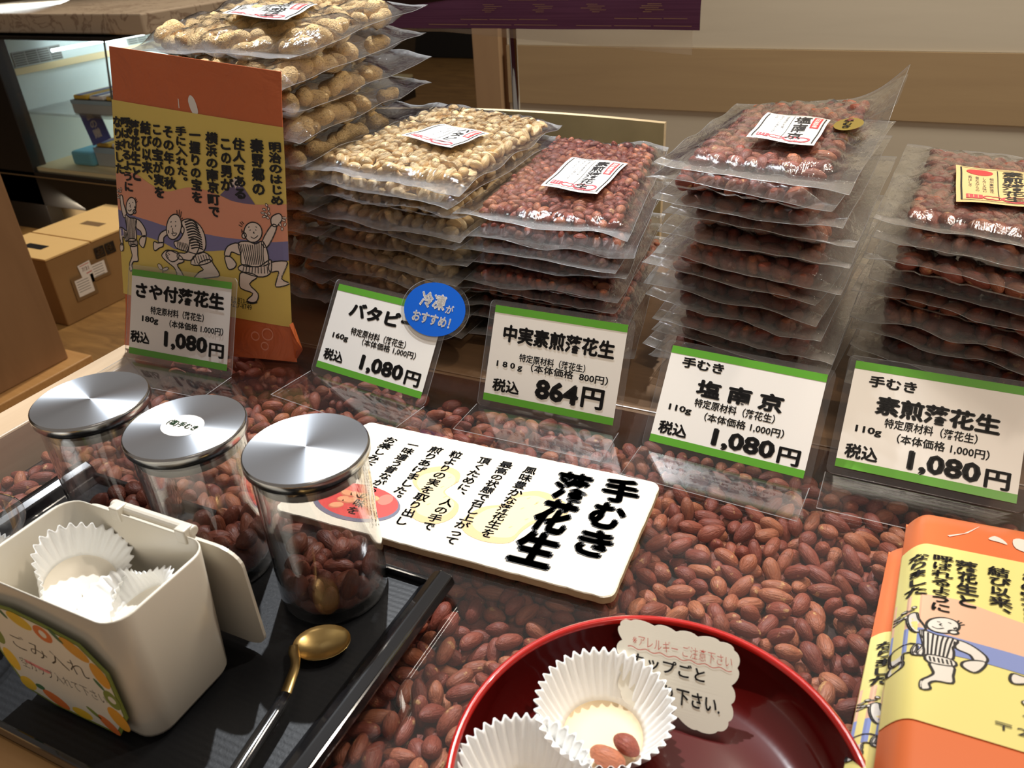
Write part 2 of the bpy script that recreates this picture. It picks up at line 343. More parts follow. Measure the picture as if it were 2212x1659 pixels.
class Decal:
    """flat print collected in a 2-D frame, then laid on a surface by a mapping function"""
    def __init__(s, S, off=0.00012): s.S = S; s.mb = MB(); s.off = off; s.layer = 0
    def shape(s, V, F, mat):
        if len(V): s.mb.add(s.S(np.asarray(V, float), s.off+s.layer*0.000015), F, mat)
    def poly(s, P, mat, smooth=0, closed=True):
        if smooth: P = smoothpoly(P, True, smooth)
        s.shape(P, tess(P), mat)
    def line(s, P, w, mat, smooth=0, closed=False):
        if smooth: P = smoothpoly(P, closed, smooth)
        V, F = ribbon(P, w, closed); s.shape(V, F, mat)
    def fit(s, txt, x0, x1, y0, y1, mat, bold=0.02, shear=0.0):
        V, F = glyph(txt, bold); a, b = V.min(0), V.max(0); V = (V-a)/(b-a); V[:, 0] = x0+V[:, 0]*(x1-x0); V[:, 1] = y0+V[:, 1]*(y1-y0)
        V[:, 0] += shear*(V[:, 1]-y0); s.shape(V, F, mat)
    def col(s, txt, x, ytop, ybot, w, mat, bold=0.03, brush=0.0, seed=0):
        """vertical writing: characters one under another"""
        rr = random.Random(seed+len(txt)); n = len(txt); h = (ytop-ybot)/n
        for i, ch in enumerate(txt):
            if ch in ' \u3000': continue
            V, F = glyph(ch, bold); V = V-np.array([0.5, 0.38])
            if ch in '、。': V += np.array([0.55, 0.55])
            k = 1+brush*rr.uniform(-0.6, 0.6); a = brush*rr.uniform(-0.35, 0.35)
            V = V*np.array([w*k, h*0.98*(1+brush*rr.uniform(-0.2, 0.3))])
            V = V@np.array([[math.cos(a), math.sin(a)], [-math.sin(a), math.cos(a)]])
            V[:, 1] += brush*0.25*V[:, 0]
            V += np.array([x+brush*rr.uniform(-0.15, 0.15)*w, ytop-(i+0.5)*h]); s.shape(V, F, mat)
    def build(s, name, parent): return s.mb.build(name, parent) if s.mb.n else None
def plane_map(o, ux, uy):
    o, ux, uy = (np.array(a, float) for a in (o, ux, uy)); n = np.cross(ux, uy); n /= np.linalg.norm(n)
    return lambda V, off=0: o+V[:, :1]*ux+V[:, 1:2]*uy+n*off
def quad_map(BL, BR, TR, TL, bulge=None):
    BL, BR, TR, TL = (np.array(a, float) for a in (BL, BR, TR, TL)); n = np.cross(BR-BL, TL-BL); n /= np.linalg.norm(n)
    def S(V, off=0):
        x, y = V[:, :1], V[:, 1:2]; b_ = bulge(x, y) if bulge else 0
        return BL*(1-x)*(1-y)+BR*x*(1-y)+TR*x*y+TL*(1-x)*y+n*(off+b_)
    return S

# ------------------------------------------------------------------ nut shapes
def kernel_mesh(L, r, seed, nr=12, na=12, point=0.25, rough=0.05):
    q = np.random.RandomState(seed); V = [(-L/2, 0, 0)]; bend = q.uniform(-0.07, 0.07)*L; fl = q.uniform(0.88, 1.0); ph = q.uniform(0, 6, 4); p1, p2 = q.uniform(1.7, 2.6, 2)
    for i in range(1, nr):
        t = -math.cos(math.pi*i/nr); x = t*L/2
        pr = (1-abs(t)**(p1 if t < 0 else p2))**0.56; pr *= 1-point*0.35*max(0, t); pr *= 1+0.05*math.sin(t*2.5+ph[0])
        for j in range(na):
            a = 2*math.pi*j/na; k = 1+rough*(math.sin(2*a+ph[1]+t)+0.6*math.sin(3*a+ph[2])*math.cos(2.2*t+ph[3]))
            V.append((x, r*pr*k*math.cos(a), r*pr*k*fl*math.sin(a)+bend*(1-t*t)))
    V.append((L/2*(1+0.04*point), 0, 0)); F = [(0, 1+(j+1) % na, 1+j) for j in range(na)]
    for i in range(nr-2):
        for j in range(na): a0 = 1+i*na; F.append((a0+j, a0+(j+1) % na, a0+na+(j+1) % na, a0+na+j))
    e = 1+(nr-1)*na; F += [(e, e-na+j, e-na+(j+1) % na) for j in range(na)]
    return np.array(V), F
def shell_mesh(L, r, seed, nr=16, na=12):
    q = np.random.RandomState(seed); V = [(-L/2, 0, 0)]; ph = q.uniform(0, 6, 3); bend = q.uniform(-0.12, 0.12)*L; k2 = q.uniform(0.8, 1.0); w = q.uniform(0.2, 0.34)
    for i in range(1, nr):
        t = -math.cos(math.pi*i/nr); x = t*L/2; pr = (1-abs(t)**2.6)**0.55*(1-w*math.exp(-(t-0.05)**2/0.08))*(k2 if t > 0 else 1)
        for j in range(na):
            a = 2*math.pi*j/na; k = 1+0.035*math.sin(5*a+ph[0])+0.02*math.sin(9*t+2*a+ph[1]); V.append((x, r*pr*k*math.cos(a)+bend*(1-t*t), r*pr*k*math.sin(a)))
    V.append((L/2, 0, 0)); F = [(0, 1+(j+1) % na, 1+j) for j in range(na)]
    for i in range(nr-2):
        for j in range(na): a0 = 1+i*na; F.append((a0+j, a0+(j+1) % na, a0+na+(j+1) % na, a0+na+j))
    e = 1+(nr-1)*na; F += [(e, e-na+j, e-na+(j+1) % na) for j in range(na)]
    return np.array(V), F
def half_mesh(L, r, seed):
    V, F = kernel_mesh(L, r, seed, 10, 12); V[:, 2] = np.maximum(V[:, 2], -0.0006*np.exp(-(V[:, 1]/r/0.5)**2*0)); return V, F
KIND = {}
def reg(kind, mat, protos):
    L = []
    for V, F in protos:
        me = bpy.data.meshes.new('peanut'); me.from_pydata(V.tolist(), [], F); me.materials.append(MATS[mat]); me.polygons.foreach_set('use_smooth', [True]*len(F))
        at = me.attributes.new('loc', 'FLOAT_VECTOR', 'POINT'); at.data.foreach_set('vector', V.ravel())
        at = me.attributes.new('rnd', 'FLOAT', 'POINT'); at.data.foreach_set('value', np.zeros(len(V)))
        L.append((me, V, F))
    KIND[kind] = (mat, L)
reg('bed', 'red_skin', [kernel_mesh(0.0225*s, 0.0062*k, 10+i) for i, (s, k) in enumerate([(1, 1), (0.86, 1.04), (1.1, 0.96), (0.95, 1.08), (1.02, 0.92), (0.8, 0.98), (1.05, 1.05)])])
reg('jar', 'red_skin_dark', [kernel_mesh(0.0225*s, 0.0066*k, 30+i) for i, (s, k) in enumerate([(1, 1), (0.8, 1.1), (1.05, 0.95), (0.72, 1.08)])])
reg('big', 'red_skin', [kernel_mesh(0.0220*s, 0.0064*k, 50+i, 10, 10) for i, (s, k) in enumerate([(1, 1), (0.86, 1.04), (1.1, 0.96), (0.9, 1.08)])])
reg('small', 'red_skin', [kernel_mesh(0.0170*s, 0.0051*k, 60+i, 9, 9) for i, (s, k) in enumerate([(1, 1), (0.86, 1.04), (1.1, 0.96), (0.9, 1.08)])])
reg('butter', 'butter_skin', [kernel_mesh(0.0200*s, 0.0054*k, 70+i, 9, 10) for i, (s, k) in enumerate([(1, 1), (0.86, 1.04), (1.05, 0.96)])]+[half_mesh(0.0185*s, 0.0060, 80+i) for i, s in enumerate([1, 0.9])])
reg('shell', 'shell', [shell_mesh(0.0490*s, 0.0112*k, 90+i) for i, (s, k) in enumerate([(1, 1), (0.9, 1.03), (1.08, 0.96), (0.82, 1.05)])])

def pack(n, r, L, place, confine, iters=110, seed=1, grav=0.0006, flat=0.0):
    """settle n dumbbells (two spheres r, spacing L) inside a container; returns A, B (n,3)"""
    q = np.random.RandomState(seed); c = place(q, n); d = q.normal(size=(n, 3)); d[:, 2] *= (0.35 if flat else 0.8); d /= np.linalg.norm(d, axis=1)[:, None]
    P = np.r_[c-d*L/2, c+d*L/2]; N2 = 2*n; I = J = None
    for it in range(iters):
        P[:, 2] -= grav*(1-0.5*it/iters)
        if it % 7 == 0:
            kd = KDTree(N2)
            for i, p in enumerate(P.tolist()): kd.insert(p, i)
            kd.balance(); a = []; b_ = []
            for i, p in enumerate(P.tolist()):
                for _, j, _ in kd.find_range(p, 2*r*1.35):
                    if j > i and j-i != n: a.append(i); b_.append(j)
            I = np.array(a, int); J = np.array(b_, int)
        D = P[J]-P[I]; dist = np.linalg.norm(D, axis=1)+1e-9; ov = np.maximum(0, 2*r*0.97-dist)*0.5*0.8
        mv = D/dist[:, None]*ov[:, None]
        dl = np.zeros_like(P); cnt = np.zeros(N2)
        for k in range(3): dl[:, k] = np.bincount(J, mv[:, k], N2)-np.bincount(I, mv[:, k], N2)
        cnt = np.bincount(I, ov > 0, N2)+np.bincount(J, ov > 0, N2); P += dl/np.maximum(1, cnt*0.5)[:, None]
        A, B = P[:n], P[n:]; D = B-A; dd = np.linalg.norm(D, axis=1)+1e-9; cor = D*((dd-L)/dd*0.5)[:, None]; A += cor; B -= cor; P = np.r_[A, B]
        P = confine(P, r)
    return P[:n], P[n:]
def frame(A, B, seed):
    q = np.random.RandomState(seed); x = (B-A); x /= np.linalg.norm(x, axis=1)[:, None]; t = q.normal(size=A.shape); y = np.cross(t, x); y /= np.linalg.norm(y, axis=1)[:, None]; z = np.cross(x, y)
    return (A+B)/2, np.stack([x, y, z], 2)
def nut_objects(kind, A, B, parent=None, name='peanut', label=None, cat=None, group=None, seed=5, flat=False):
    mat, protos = KIND[kind]; c, Rm = frame(A, B, seed); q = random.Random(seed); b0 = base(parent); first = None
    for i in range(len(A)):
        me = protos[q.randrange(len(protos))][0]
        o = bpy.data.objects.new(name, me)
        m = Matrix(Rm[i].tolist()).to_4x4(); s = q.uniform(0.93, 1.06); m = m @ Matrix.Scale(s, 4); m.translation = Vector(c[i])-b0
        o.matrix_local = m
        if parent: o.parent = parent
        if label: tag(o, label, cat, group)
        COL.objects.link(o)
def nut_stuff(kind, A, B, name, parent=None, label=None, cat=None, seed=6, group=None):
    mat, protos = KIND[kind]; c, Rm = frame(A, B, seed); q = np.random.RandomState(seed); pi = q.randint(len(protos), size=len(A))
    mb = MB(); at = []; rn = []
    for k, (me, V, F) in enumerate(protos):
        F = np.array([list(f)+[f[-1]]*(4-len(f)) for f in F])
        for i in np.where(pi == k)[0]:
            mb.v.append(V@Rm[i].T+c[i]); mb.f += [tuple(f[:3]) if f[2] == f[3] else tuple(f) for f in (F+mb.n).tolist()]; mb.n += len(V); at.append(V); rn.append(np.full(len(V), q.rand()))
    mb.mi(mat); mb.m = [0]*len(mb.f)
    o = mb.build(name, parent, True, {'loc': np.concatenate(at), 'rnd': np.concatenate(rn)}); o['kind'] = 'stuff'
    if label: tag(o, label, cat, group)
    return o
# ------------------------------------------------------------------ the setting
CAMP = np.array([0, 0, 0.41483])
def slide(P, z):
    P = np.array(P, float); return CAMP+(P-CAMP)*((CAMP[2]-z)/(CAMP[2]-P[2]))
def struct(name, mb, parent=None, **kw):
    o = mb.build(name, parent, **kw)
    if not parent: o['kind'] = 'structure'
    return o
struct('floor', MB().box(-7, 5, -2, 9, -0.80, -0.75, 'floor_wood'))
struct('wall_back', MB().box(-7, 5, 9, 9.1, -0.8, 3.0, 'wall_paint'))
struct('wall_left', MB().box(-7.1, -7, -2, 9.1, -0.8, 3.0, 'wall_paint'))

# sales table: framed, recessed nut tray under a clear sheet, raised back ledge
t = thing('display_table', 'pale wooden display table with a recessed tray of peanuts', 'table', (-0.1, 0.6, -0.75))
m = MB(); m.box(-0.785, 0.62, 0.631, 1.06, -0.03, 0.0, 'ledge_wood_shaded'); m.build('back_ledge', t, bevel=0.0015)
m = MB(); m.box(-0.785, -0.742, 0.10, 0.6305, -0.05, 0.0, 'rim_wood'); m.build('side_rim', t, bevel=0.002)
m = MB(); m.box(-0.7415, 0.62, 0.10, 0.146, -0.05, -0.0005, 'front_wood'); m.build('front_rim', t, bevel=0.002)
m = MB(); m.box(-0.7418, 0.62, 0.1465, 0.6305, -0.055, -0.046, 'bed_floor'); m.build('tray_bottom', t)
m = MB(); m.box(-0.7415, 0.62, 0.6262, 0.6305, -0.046, -0.0010, 'ledge_wood_shaded'); m.build('back_wall', t)
for x in (-0.75, 0.57):
    for y in (0.13, 1.0): MB().box(x, x+0.05, y, y+0.05, -0.75, -0.056, 'table_wood').build('leg', t)
m = MB(); m.box(-0.7405, 0.62, 0.1475, 0.6255, 0.0002, 0.0022, 'clear_sheet')
s = m.build('clear_cover', None); tag(s, 'large clear acrylic sheet covering the loose peanuts', 'cover sheet')

# back board behind the stacks
P = [(-0.76, 0.0)]+[(-0.76+0.472*k/14, 0.158+0.017*math.sin(math.pi*min(1, 0.16+0.60*k/14))) for k in range(15)]+[(-0.288, 0.0)]
m = MB(); n = len(P)
V = [(x, 1.03, z) for x, z in P]+[(x, 1.04, z) for x, z in P]
F = [tuple(range(n))[::-1], tuple(range(n, 2*n))]+[(i, (i+1) % n, n+(i+1) % n, n+i) for i in range(n)]
m.add(V, F[:1], 'green_gold'); m.add(V, F[1:], 'light_wood')
tag(m.build('back_board'), 'thin wooden board with curved pale top edge standing behind the peanut stacks', 'board')

# ------------------------------------------------------------------ far background
t = thing('counter_front', 'striped beige and brown sales counter front at the back right', 'counter', (0.6, 2.2, -0.75))
MB().box(-1.075, 3.2, 2.2, 2.5, -0.75, -0.072, 'panel_white').build('lower_panel', t)
MB().box(-1.075, 3.2, 2.194, 2.5, -0.071, 0.0825, 'panel_brown').build('middle_panel', t)
MB().box(-1.075, 3.2, 2.2, 2.5, 0.0835, 0.75, 'panel_white').build('upper_panel', t)
MB().box(-1.178, -1.094, 2.185, 2.5, -0.75, 0.75, 'post_beige').build('end_post', t, bevel=0.002)
MB().box(-1.0935, -1.0755, 2.21, 2.5, -0.75, 0.75, 'cabinet_wood').build('shadow_gap', t)
m = MB(); m.box(-4.8, -3.2, 6.9, 7.6, -0.75, 0.6, 'dark_object'); m.box(-3.2, -2.6, 7.2, 7.6, -0.75, 0.4, 'dark_object')
tag(m.build('far_cabinet', bevel=0.01), 'dark cabinet far back between the stacks and the counter', 'cabinet')

# purple cloth tier with plastic under-sheet and chrome rod
t = thing('cloth_stand', 'stand draped in dark purple woven cloth on a chrome rod', 'stand', (-0.72, 1.5, -0.75))
m = MB(); nx = 40; V = []
for z, dv in ((0.2235, 0.0), (0.26, -0.003), (0.31, 0.004), (0.46, 0.03)):
    for i in range(nx): u = -1.0+0.648*i/(nx-1); V.append((u, 1.45+dv+0.003*math.sin(u*23), z))
m.add(V, grid(nx, 4), 'purple_cloth'); m.add(np.array(V)+[0, 0.002, 0], grid(nx, 4), 'purple_cloth'); m.build('cloth', t, True)
m = MB(); q = random.Random(4)
for zz, a, b_ in ((0.2305, -0.87, -0.60), (0.2300, -0.57, -0.36), (0.2395, -0.80, -0.62), (0.2415, -0.50, -0.37), (0.2715, -0.7, -0.52)):
    for k in range(3):
        x0 = a+(b_-a)*k/3; m.add([(x0, 1.4455, zz), (x0+(b_-a)*0.31, 1.4455, zz-0.0004), (x0+(b_-a)*0.31, 1.4455, zz+0.0003), (x0, 1.4455, zz+0.0008)], [(0, 1, 2, 3)], 'cloth_thread')
for u in (-0.735, -0.635, -0.535, -0.435):
    for k in range(5):
        dz = 0.0030*k; ww = 0.020*math.sin(math.pi*(k+1)/6.4)*q.uniform(0.6, 1.0); x0 = u+q.uniform(-0.008, 0.008)
        m.add([(x0-ww, 1.4440, 0.252+dz), (x0+ww, 1.4440, 0.2520+dz), (x0+ww, 1.4440, 0.2526+dz), (x0-ww, 1.4440, 0.2528+dz)], [(0, 1, 2, 3)], 'cloth_thread')
m.build('woven_pattern', t)
m = MB(); V = []
for k, (v_, z) in enumerate(((1.42, 0.33), (1.425, 0.29), (1.44, 0.262))):
    for i in range(nx): u = -1.0+0.30*i/(nx-1); V.append((u, v_+0.004*math.sin(u*31+k), z+0.016*(i/(nx-1))**2*2))
m.add(V, grid(nx, 3), 'cloth_dark'); m.build('folded_cloth', t, True)
m = MB(); V = []
for k in range(2):
    for i in range(nx): f_ = i/(nx-1); V.append((-1.0+0.637*f_, 1.446+0.004*k, 0.2235 if k == 0 else 0.2235-0.006-0.033*max(0, f_-0.25)/0.75))
m.add(V, grid(nx, 2), 'hanging_sheet'); m.build('plastic_sheet', t, attrs={'seal': np.zeros(len(V))}, uv=np.zeros((len(V), 2)))
V, F = tube([(-0.7205, 1.5, 0.23), (-0.7110, 1.5, -0.74)], 0.0075, 16); MB().add(V, F, 'chrome').build('rod', t, True)
V, F = lathe([(0, 0.012), (0.09, 0.010), (0.10, 0.0), (0, 0.0)], 32, (-0.711, 1.5, -0.75)); MB().add(V, F, 'chrome').build('rod_base', t, True)
MB().box(-1.0, -0.36, 1.46, 1.9, 0.40, 0.415, 'cabinet_wood').build('shelf', t)

# refrigerated showcase at the back left
t = thing('glass_showcase', 'low black framed glass showcase lit inside at the back left', 'showcase', (-3.1, 2.7, -0.75))
u0, u1, v0, v1 = -3.46, -2.92, 2.3, 4.6
MB().box(u0-0.02, u1, v0, v1, -0.485, -0.462, 'case_cream').build('deck', t)
m = MB(); m.box(u0-0.5, u1+0.01, v0-0.02, v0+0.04, -0.63, -0.478, 'black_frame'); m.box(u1-0.02, u1+0.01, v0, v1, -0.60, -0.478, 'black_frame'); m.build('lower_rail', t, bevel=0.003)
MB().box(u0-0.5, u1+0.01, v0-0.026, v0-0.0205, -0.500, -0.494, 'steel_side').build('rail_trim', t)
m = MB(); m.box(u0-0.5, u0+0.02, v0-0.02, v0+0.05, -0.75, 0.075, 'black_frame'); m.build('corner_post', t, bevel=0.003)
m = MB(); m.box(u0-0.5, u1+0.14, v0-0.01, v1, 0.058, 0.070, 'black_frame'); m.build('top_frame', t)
MB().box(u0-0.02, u0, v0+0.05, v1, -0.462, -0.0935, 'case_white').build('inner_panel', t)
MB().box(u0-0.02, u0+0.010, v0+0.04, v1, -0.093, -0.067, 'case_cream').build('cream_strip', t)
MB().box(u0-0.02, u0, v0+0.04, v1, -0.0665, 0.056, 'case_white').build('upper_panel', t)
for k in range(2):
    y0 = v0+0.07+k*0.60
    g_ = MB().box(u0, u0+0.003, y0, y0+0.235, -0.063, -0.006, 'vent_grey').build('vent_grille', t); m = MB()
    for j in range(6):
        for i in range(4): m.box(u0+0.003, u0+0.0045, y0+0.006+i*0.058, y0+0.056+i*0.058, -0.060+j*0.009, -0.0555+j*0.009, 'vent_dark')
    sl = m.build('slots', g_); sl['kind'] = 'stuff'
for k in range(3):
    V, F = tube([(u0+0.05, 2.525+k*0.27, -0.019), (u0+0.05, 2.780+k*0.27, -0.019)], 0.0065, 12); MB().add(V, F, 'tube_light').build('light_tube', t, True)
m = MB(); m.box(u0, u1+0.1, v0+0.0, v0+0.004, -0.462, 0.058, 'clear_sheet'); m.build('end_glass', t)
m = MB(); V = [(u1, v0, -0.478), (u1, v1, -0.478), (u1+0.12, v1, 0.058), (u1+0.12, v0, 0.058)]; m.add(V, [(0, 1, 2, 3)], 'clear_sheet'); m.build('side_glass', t)
V, F = tube([(u1, v0, -0.478), (u1+0.12, v0, 0.058)], 0.004, 6); MB().add(V, F, 'vent_dark').build('glass_corner', t)
MB().box(u0-0.3, u1-0.1, v0+0.12, v0+0.14, -0.75, -0.60, 'under_panel').build('base_panel', t)
light('showcase_light', 'AREA', (-3.20, 3.0, 0.03), (-3.32, 2.9, -0.5), 13, (0.86, 0.97, 1.0), shape='RECTANGLE', size=0.2, size_y=1.6)
light('under_light', 'AREA', (-3.2, 2.28, -0.61), (-3.3, 2.5, -0.8), 1.3, (1.0, 0.85, 0.62), shape='RECTANGLE', size=0.5, size_y=0.03)
def gift(u, v, z, name, lab, hh=0.05):
    e = thing(name, lab, 'box', (u, v, z))
    MB().box(u, u+0.30, v, v+0.22, z, z+hh, 'box_grey').build('tray', e, bevel=0.004)
    MB().box(u, u+0.30, v-0.001, v+0.221, z+hh*0.72, z+hh, 'box_blue').build('lid_band', e)
    for k in range(3):
        q_ = MB().box(u+0.01+k*0.095, u+0.09+k*0.095, v+0.01, v+0.21, z+hh, z+hh+0.018, 'fruit_yellow' if k != 1 else 'white_print').build('packet', e, bevel=0.006)
        MB().box(u+0.03+k*0.095, u+0.06+k*0.095, v+0.009, v+0.211, z+hh+0.0182, z+hh+0.0195, 'navy').build('stripe', q_)
gift(-3.17, 2.36, -0.235, 'gift_box', 'pale blue gift box of packets on the upper shelf in the showcase', 0.055)
MB_ = MB().box(u0, u1-0.02, 2.34, 3.2, -0.245, -0.2355, 'clear_sheet').build('glass_shelf', t)
gift(-3.16, 2.39, -0.4615, 'gift_box', 'pale blue gift box of packets low in the showcase', 0.08)
e = MB(); e.box(-3.29, -3.165, 2.37, 2.56, -0.4618, -0.40, 'sky_cloth'); tag(e.build('blue_pouch', bevel=0.012), 'sky blue pouch lying beside the lower gift box in the showcase', 'pouch')
e = thing('shelf_sign', 'slanted navy blue sign with white writing in the showcase', 'sign', (-3.1, 2.42, -0.31))
S = quad_map((-3.115, 2.36, -0.365), (-3.03, 2.385, -0.335), (-3.135, 2.44, -0.20), (-3.22, 2.415, -0.23))
m = MB(); V = S(np.array([(0, 0), (1, 0), (1, 1), (0, 1)], float)); V2 = V+[0, 0.006, 0]; m.add(np.r_[V, V2], [(0, 1, 2, 3), (7, 6, 5, 4), (0, 4, 5, 1), (1, 5, 6, 2), (2, 6, 7, 3), (3, 7, 4, 0)], 'navy'); m.build('plate', e)
d = Decal(S, 0.001); d.col('夏の贈', 0.5, 0.86, 0.12, 0.42, 'white_print', 0.03); d.build('printed_text', e)
tag(MB().box(-3.9, -2.60, 2.32, 3.9, 0.078, 0.150, 'marble').build('marble_counter', bevel=0.006), 'brown veined marble counter slab above the glass showcase', 'counter top')
tag(MB().box(-4.9, -3.95, 3.3, 5.4, 0.14, 0.21, 'marble').build('marble_counter', bevel=0.006), 'second marble counter slab further back behind the showcase', 'counter top')
tag(MB().box(-4.7, -4.45, 3.95, 4.15, 0.2105, 0.33, 'black_frame').build('dark_tray', bevel=0.02), 'small dark green box standing on the far marble counter', 'box')
tag(MB().box(-4.05, -3.75, 2.9, 3.3, 0.1505, 0.175, 'vent_grey').build('grey_tray', bevel=0.01), 'flat grey tray on the marble counter above the showcase', 'tray')
tag(MB().box(-3.72, -3.4, 3.35, 3.75, 0.1505, 0.156, 'white_sheet').build('paper_sheet'), 'printed paper sheet lying on the marble counter', 'paper')
tag(MB().box(-3.39, -3.2, 3.45, 3.8, 0.1505, 0.157, 'yellow_note').build('yellow_paper'), 'yellow paper lying on the marble counter', 'paper')

# cabinet on the far left
t = thing('wooden_cabinet', 'brown wooden cabinet side with a projecting base on the far left', 'cabinet', (-2.4, 1.0, -0.75))
MB().box(-2.7, -2.16, 0.3, 1.34, -0.68, -0.10, 'cabinet_wood').build('body', t, bevel=0.004)
MB().box(-2.74, -2.11, 0.26, 1.38, -0.715, -0.6805, 'front_wood').build('base_ledge', t, bevel=0.003)
MB().box(-2.7, -2.19, 0.3, 1.30, -0.75, -0.7155, 'black_frame').build('plinth', t)
# carton on the floor
t = thing('cardboard_carton', 'closed cardboard carton with stuck-on labels on the floor at the left', 'carton', (-2.6, 1.8, -0.75))
cu0, cu1, cv0, cv1, cz = -2.80, -2.503, 1.592, 2.10, -0.512
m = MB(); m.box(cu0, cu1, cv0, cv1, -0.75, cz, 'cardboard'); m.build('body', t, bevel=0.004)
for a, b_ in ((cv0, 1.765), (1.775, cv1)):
    MB().box(cu0-0.002, cu1+0.004, a-0.002, b_, cz+0.0005, cz+0.006, 'cardboard_top_lit').build('flap', t)
S = plane_map((cu1+0.0046, cv0, -0.75), (0, 1, 0), (0, 0, 1)); d = Decal(S, 0.0003)
for x, ch in ((0.20, '生'), (0.245, 'も')): d.poly([(x-0.02, 0.176), (x+0.02, 0.176), (x+0.02, 0.216), (x-0.02, 0.216)], 'ink'); d.layer = 1; d.fit(ch, x-0.015, x+0.015, 0.181, 0.211, 'cardboard', 0.02); d.layer = 0
for x0, x1, y0, y1 in ((0.072, 0.135, 0.078, 0.138), (0.148, 0.205, 0.120, 0.166)):
    d.poly([(x0-0.012, y0-0.012), (x1+0.012, y0-0.012), (x1+0.012, y1+0.012), (x0-0.012, y1+0.012)], 'cardboard_side'); d.layer = 1; d.poly([(x0, y0), (x1, y0), (x1, y1), (x0, y1)], 'white_print')
    for k in range(5): d.layer = 2; d.line([(x0+0.005, y1-0.008-k*0.009), (x1-0.01, y1-0.008-k*0.009)], 0.002, 'ink_soft')
    d.layer = 0
d.layer = 2; d.poly([(0.105, 0.135), (0.152, 0.14), (0.150, 0.186), (0.100, 0.182)], 'white_print'); d.layer = 3
d.fit('7/31', 0.112, 0.14, 0.156, 0.170, 'pen_red', 0.01); d.line([(0.107, 0.177), (0.145, 0.179)], 0.0025, 'pen_red'); d.line([(0.125, 0.146), (0.148, 0.148)], 0.0035, 'pen_red'); d.build('carton_labels', t)
S = plane_map((cu0, cv0, cz+0.0062), (1, 0, 0), (0, 1, 0)); d = Decal(S, 0.0003)
d.poly([(0.10, 0.30), (0.20, 0.30), (0.20, 0.335), (0.10, 0.335)], 'cardboard_side'); d.poly([(0.10, 0.06), (0.20, 0.06), (0.20, 0.095), (0.10, 0.095)], 'ink'); d.build('printed_marks', t)['kind'] = 'stuff'

# ------------------------------------------------------------------ loose peanuts under the sheet
def in_tray(c): return (c[:, 0] > -0.585) & (c[:, 0] < -0.275) & (c[:, 1] < 0.315)
U0, U1, V0, V1 = -0.741, 0.26, 0.148, 0.625
def place(q, n): return np.c_[q.uniform(U0+0.01, U1, n), q.uniform(V0+0.01, V1-0.01, n), q.uniform(-0.04, 0.012, n)]
def conf(P, r):
    P[:, 0] = np.clip(P[:, 0], U0+r, U1-r); P[:, 1] = np.clip(P[:, 1], V0+r, V1-r); P[:, 2] = np.clip(P[:, 2], -0.046+r, -0.0015-r); return P
A, B = pack(4100, 0.0061, 0.0100, place, conf, 80, 3, 0.0005, 1.0)
c = (A+B)/2; keep = ~in_tray(c) & ~((np.hypot(c[:, 0]+0.062, c[:, 1]-0.249) < 0.07)); A, B, c = A[keep], B[keep], c[keep]
def screen(c):
    d = c-CAMP; z = d@np.array(cf); return 1106+1758.2*(d@np.array(cr))/z, 829.5-1758.2*(d@np.array(cu_))/z, z
sx, sy, sz = screen(c)
vis = (sx > -20) & (sx < 1900) & (sy < 1690) & (c[:, 2] > -0.0175) & ~((c[:, 0] < -0.235) & (c[:, 1] < 0.345))
vis &= ~((np.abs(c[:, 0]+0.26) < 0.145) & (np.abs(c[:, 1]-0.457) < 0.068)) & ~(np.hypot(c[:, 0]+0.06, c[:, 1]-0.25) < 0.112)
order = np.argsort(np.where(vis, sz, 9)); sel = order[:200]; rest = np.setdiff1d(np.arange(len(c)), sel)
nut_objects('bed', A[sel], B[sel], None, 'peanut', 'loose roasted red-skinned peanut under the clear sheet near the red bowl and tray', 'peanut', 'loose peanuts under the clear sheet')
nut_stuff('bed', A[rest], B[rest], 'loose_peanuts', None, 'bed of loose roasted red-skinned peanuts filling the table tray', 'peanuts')

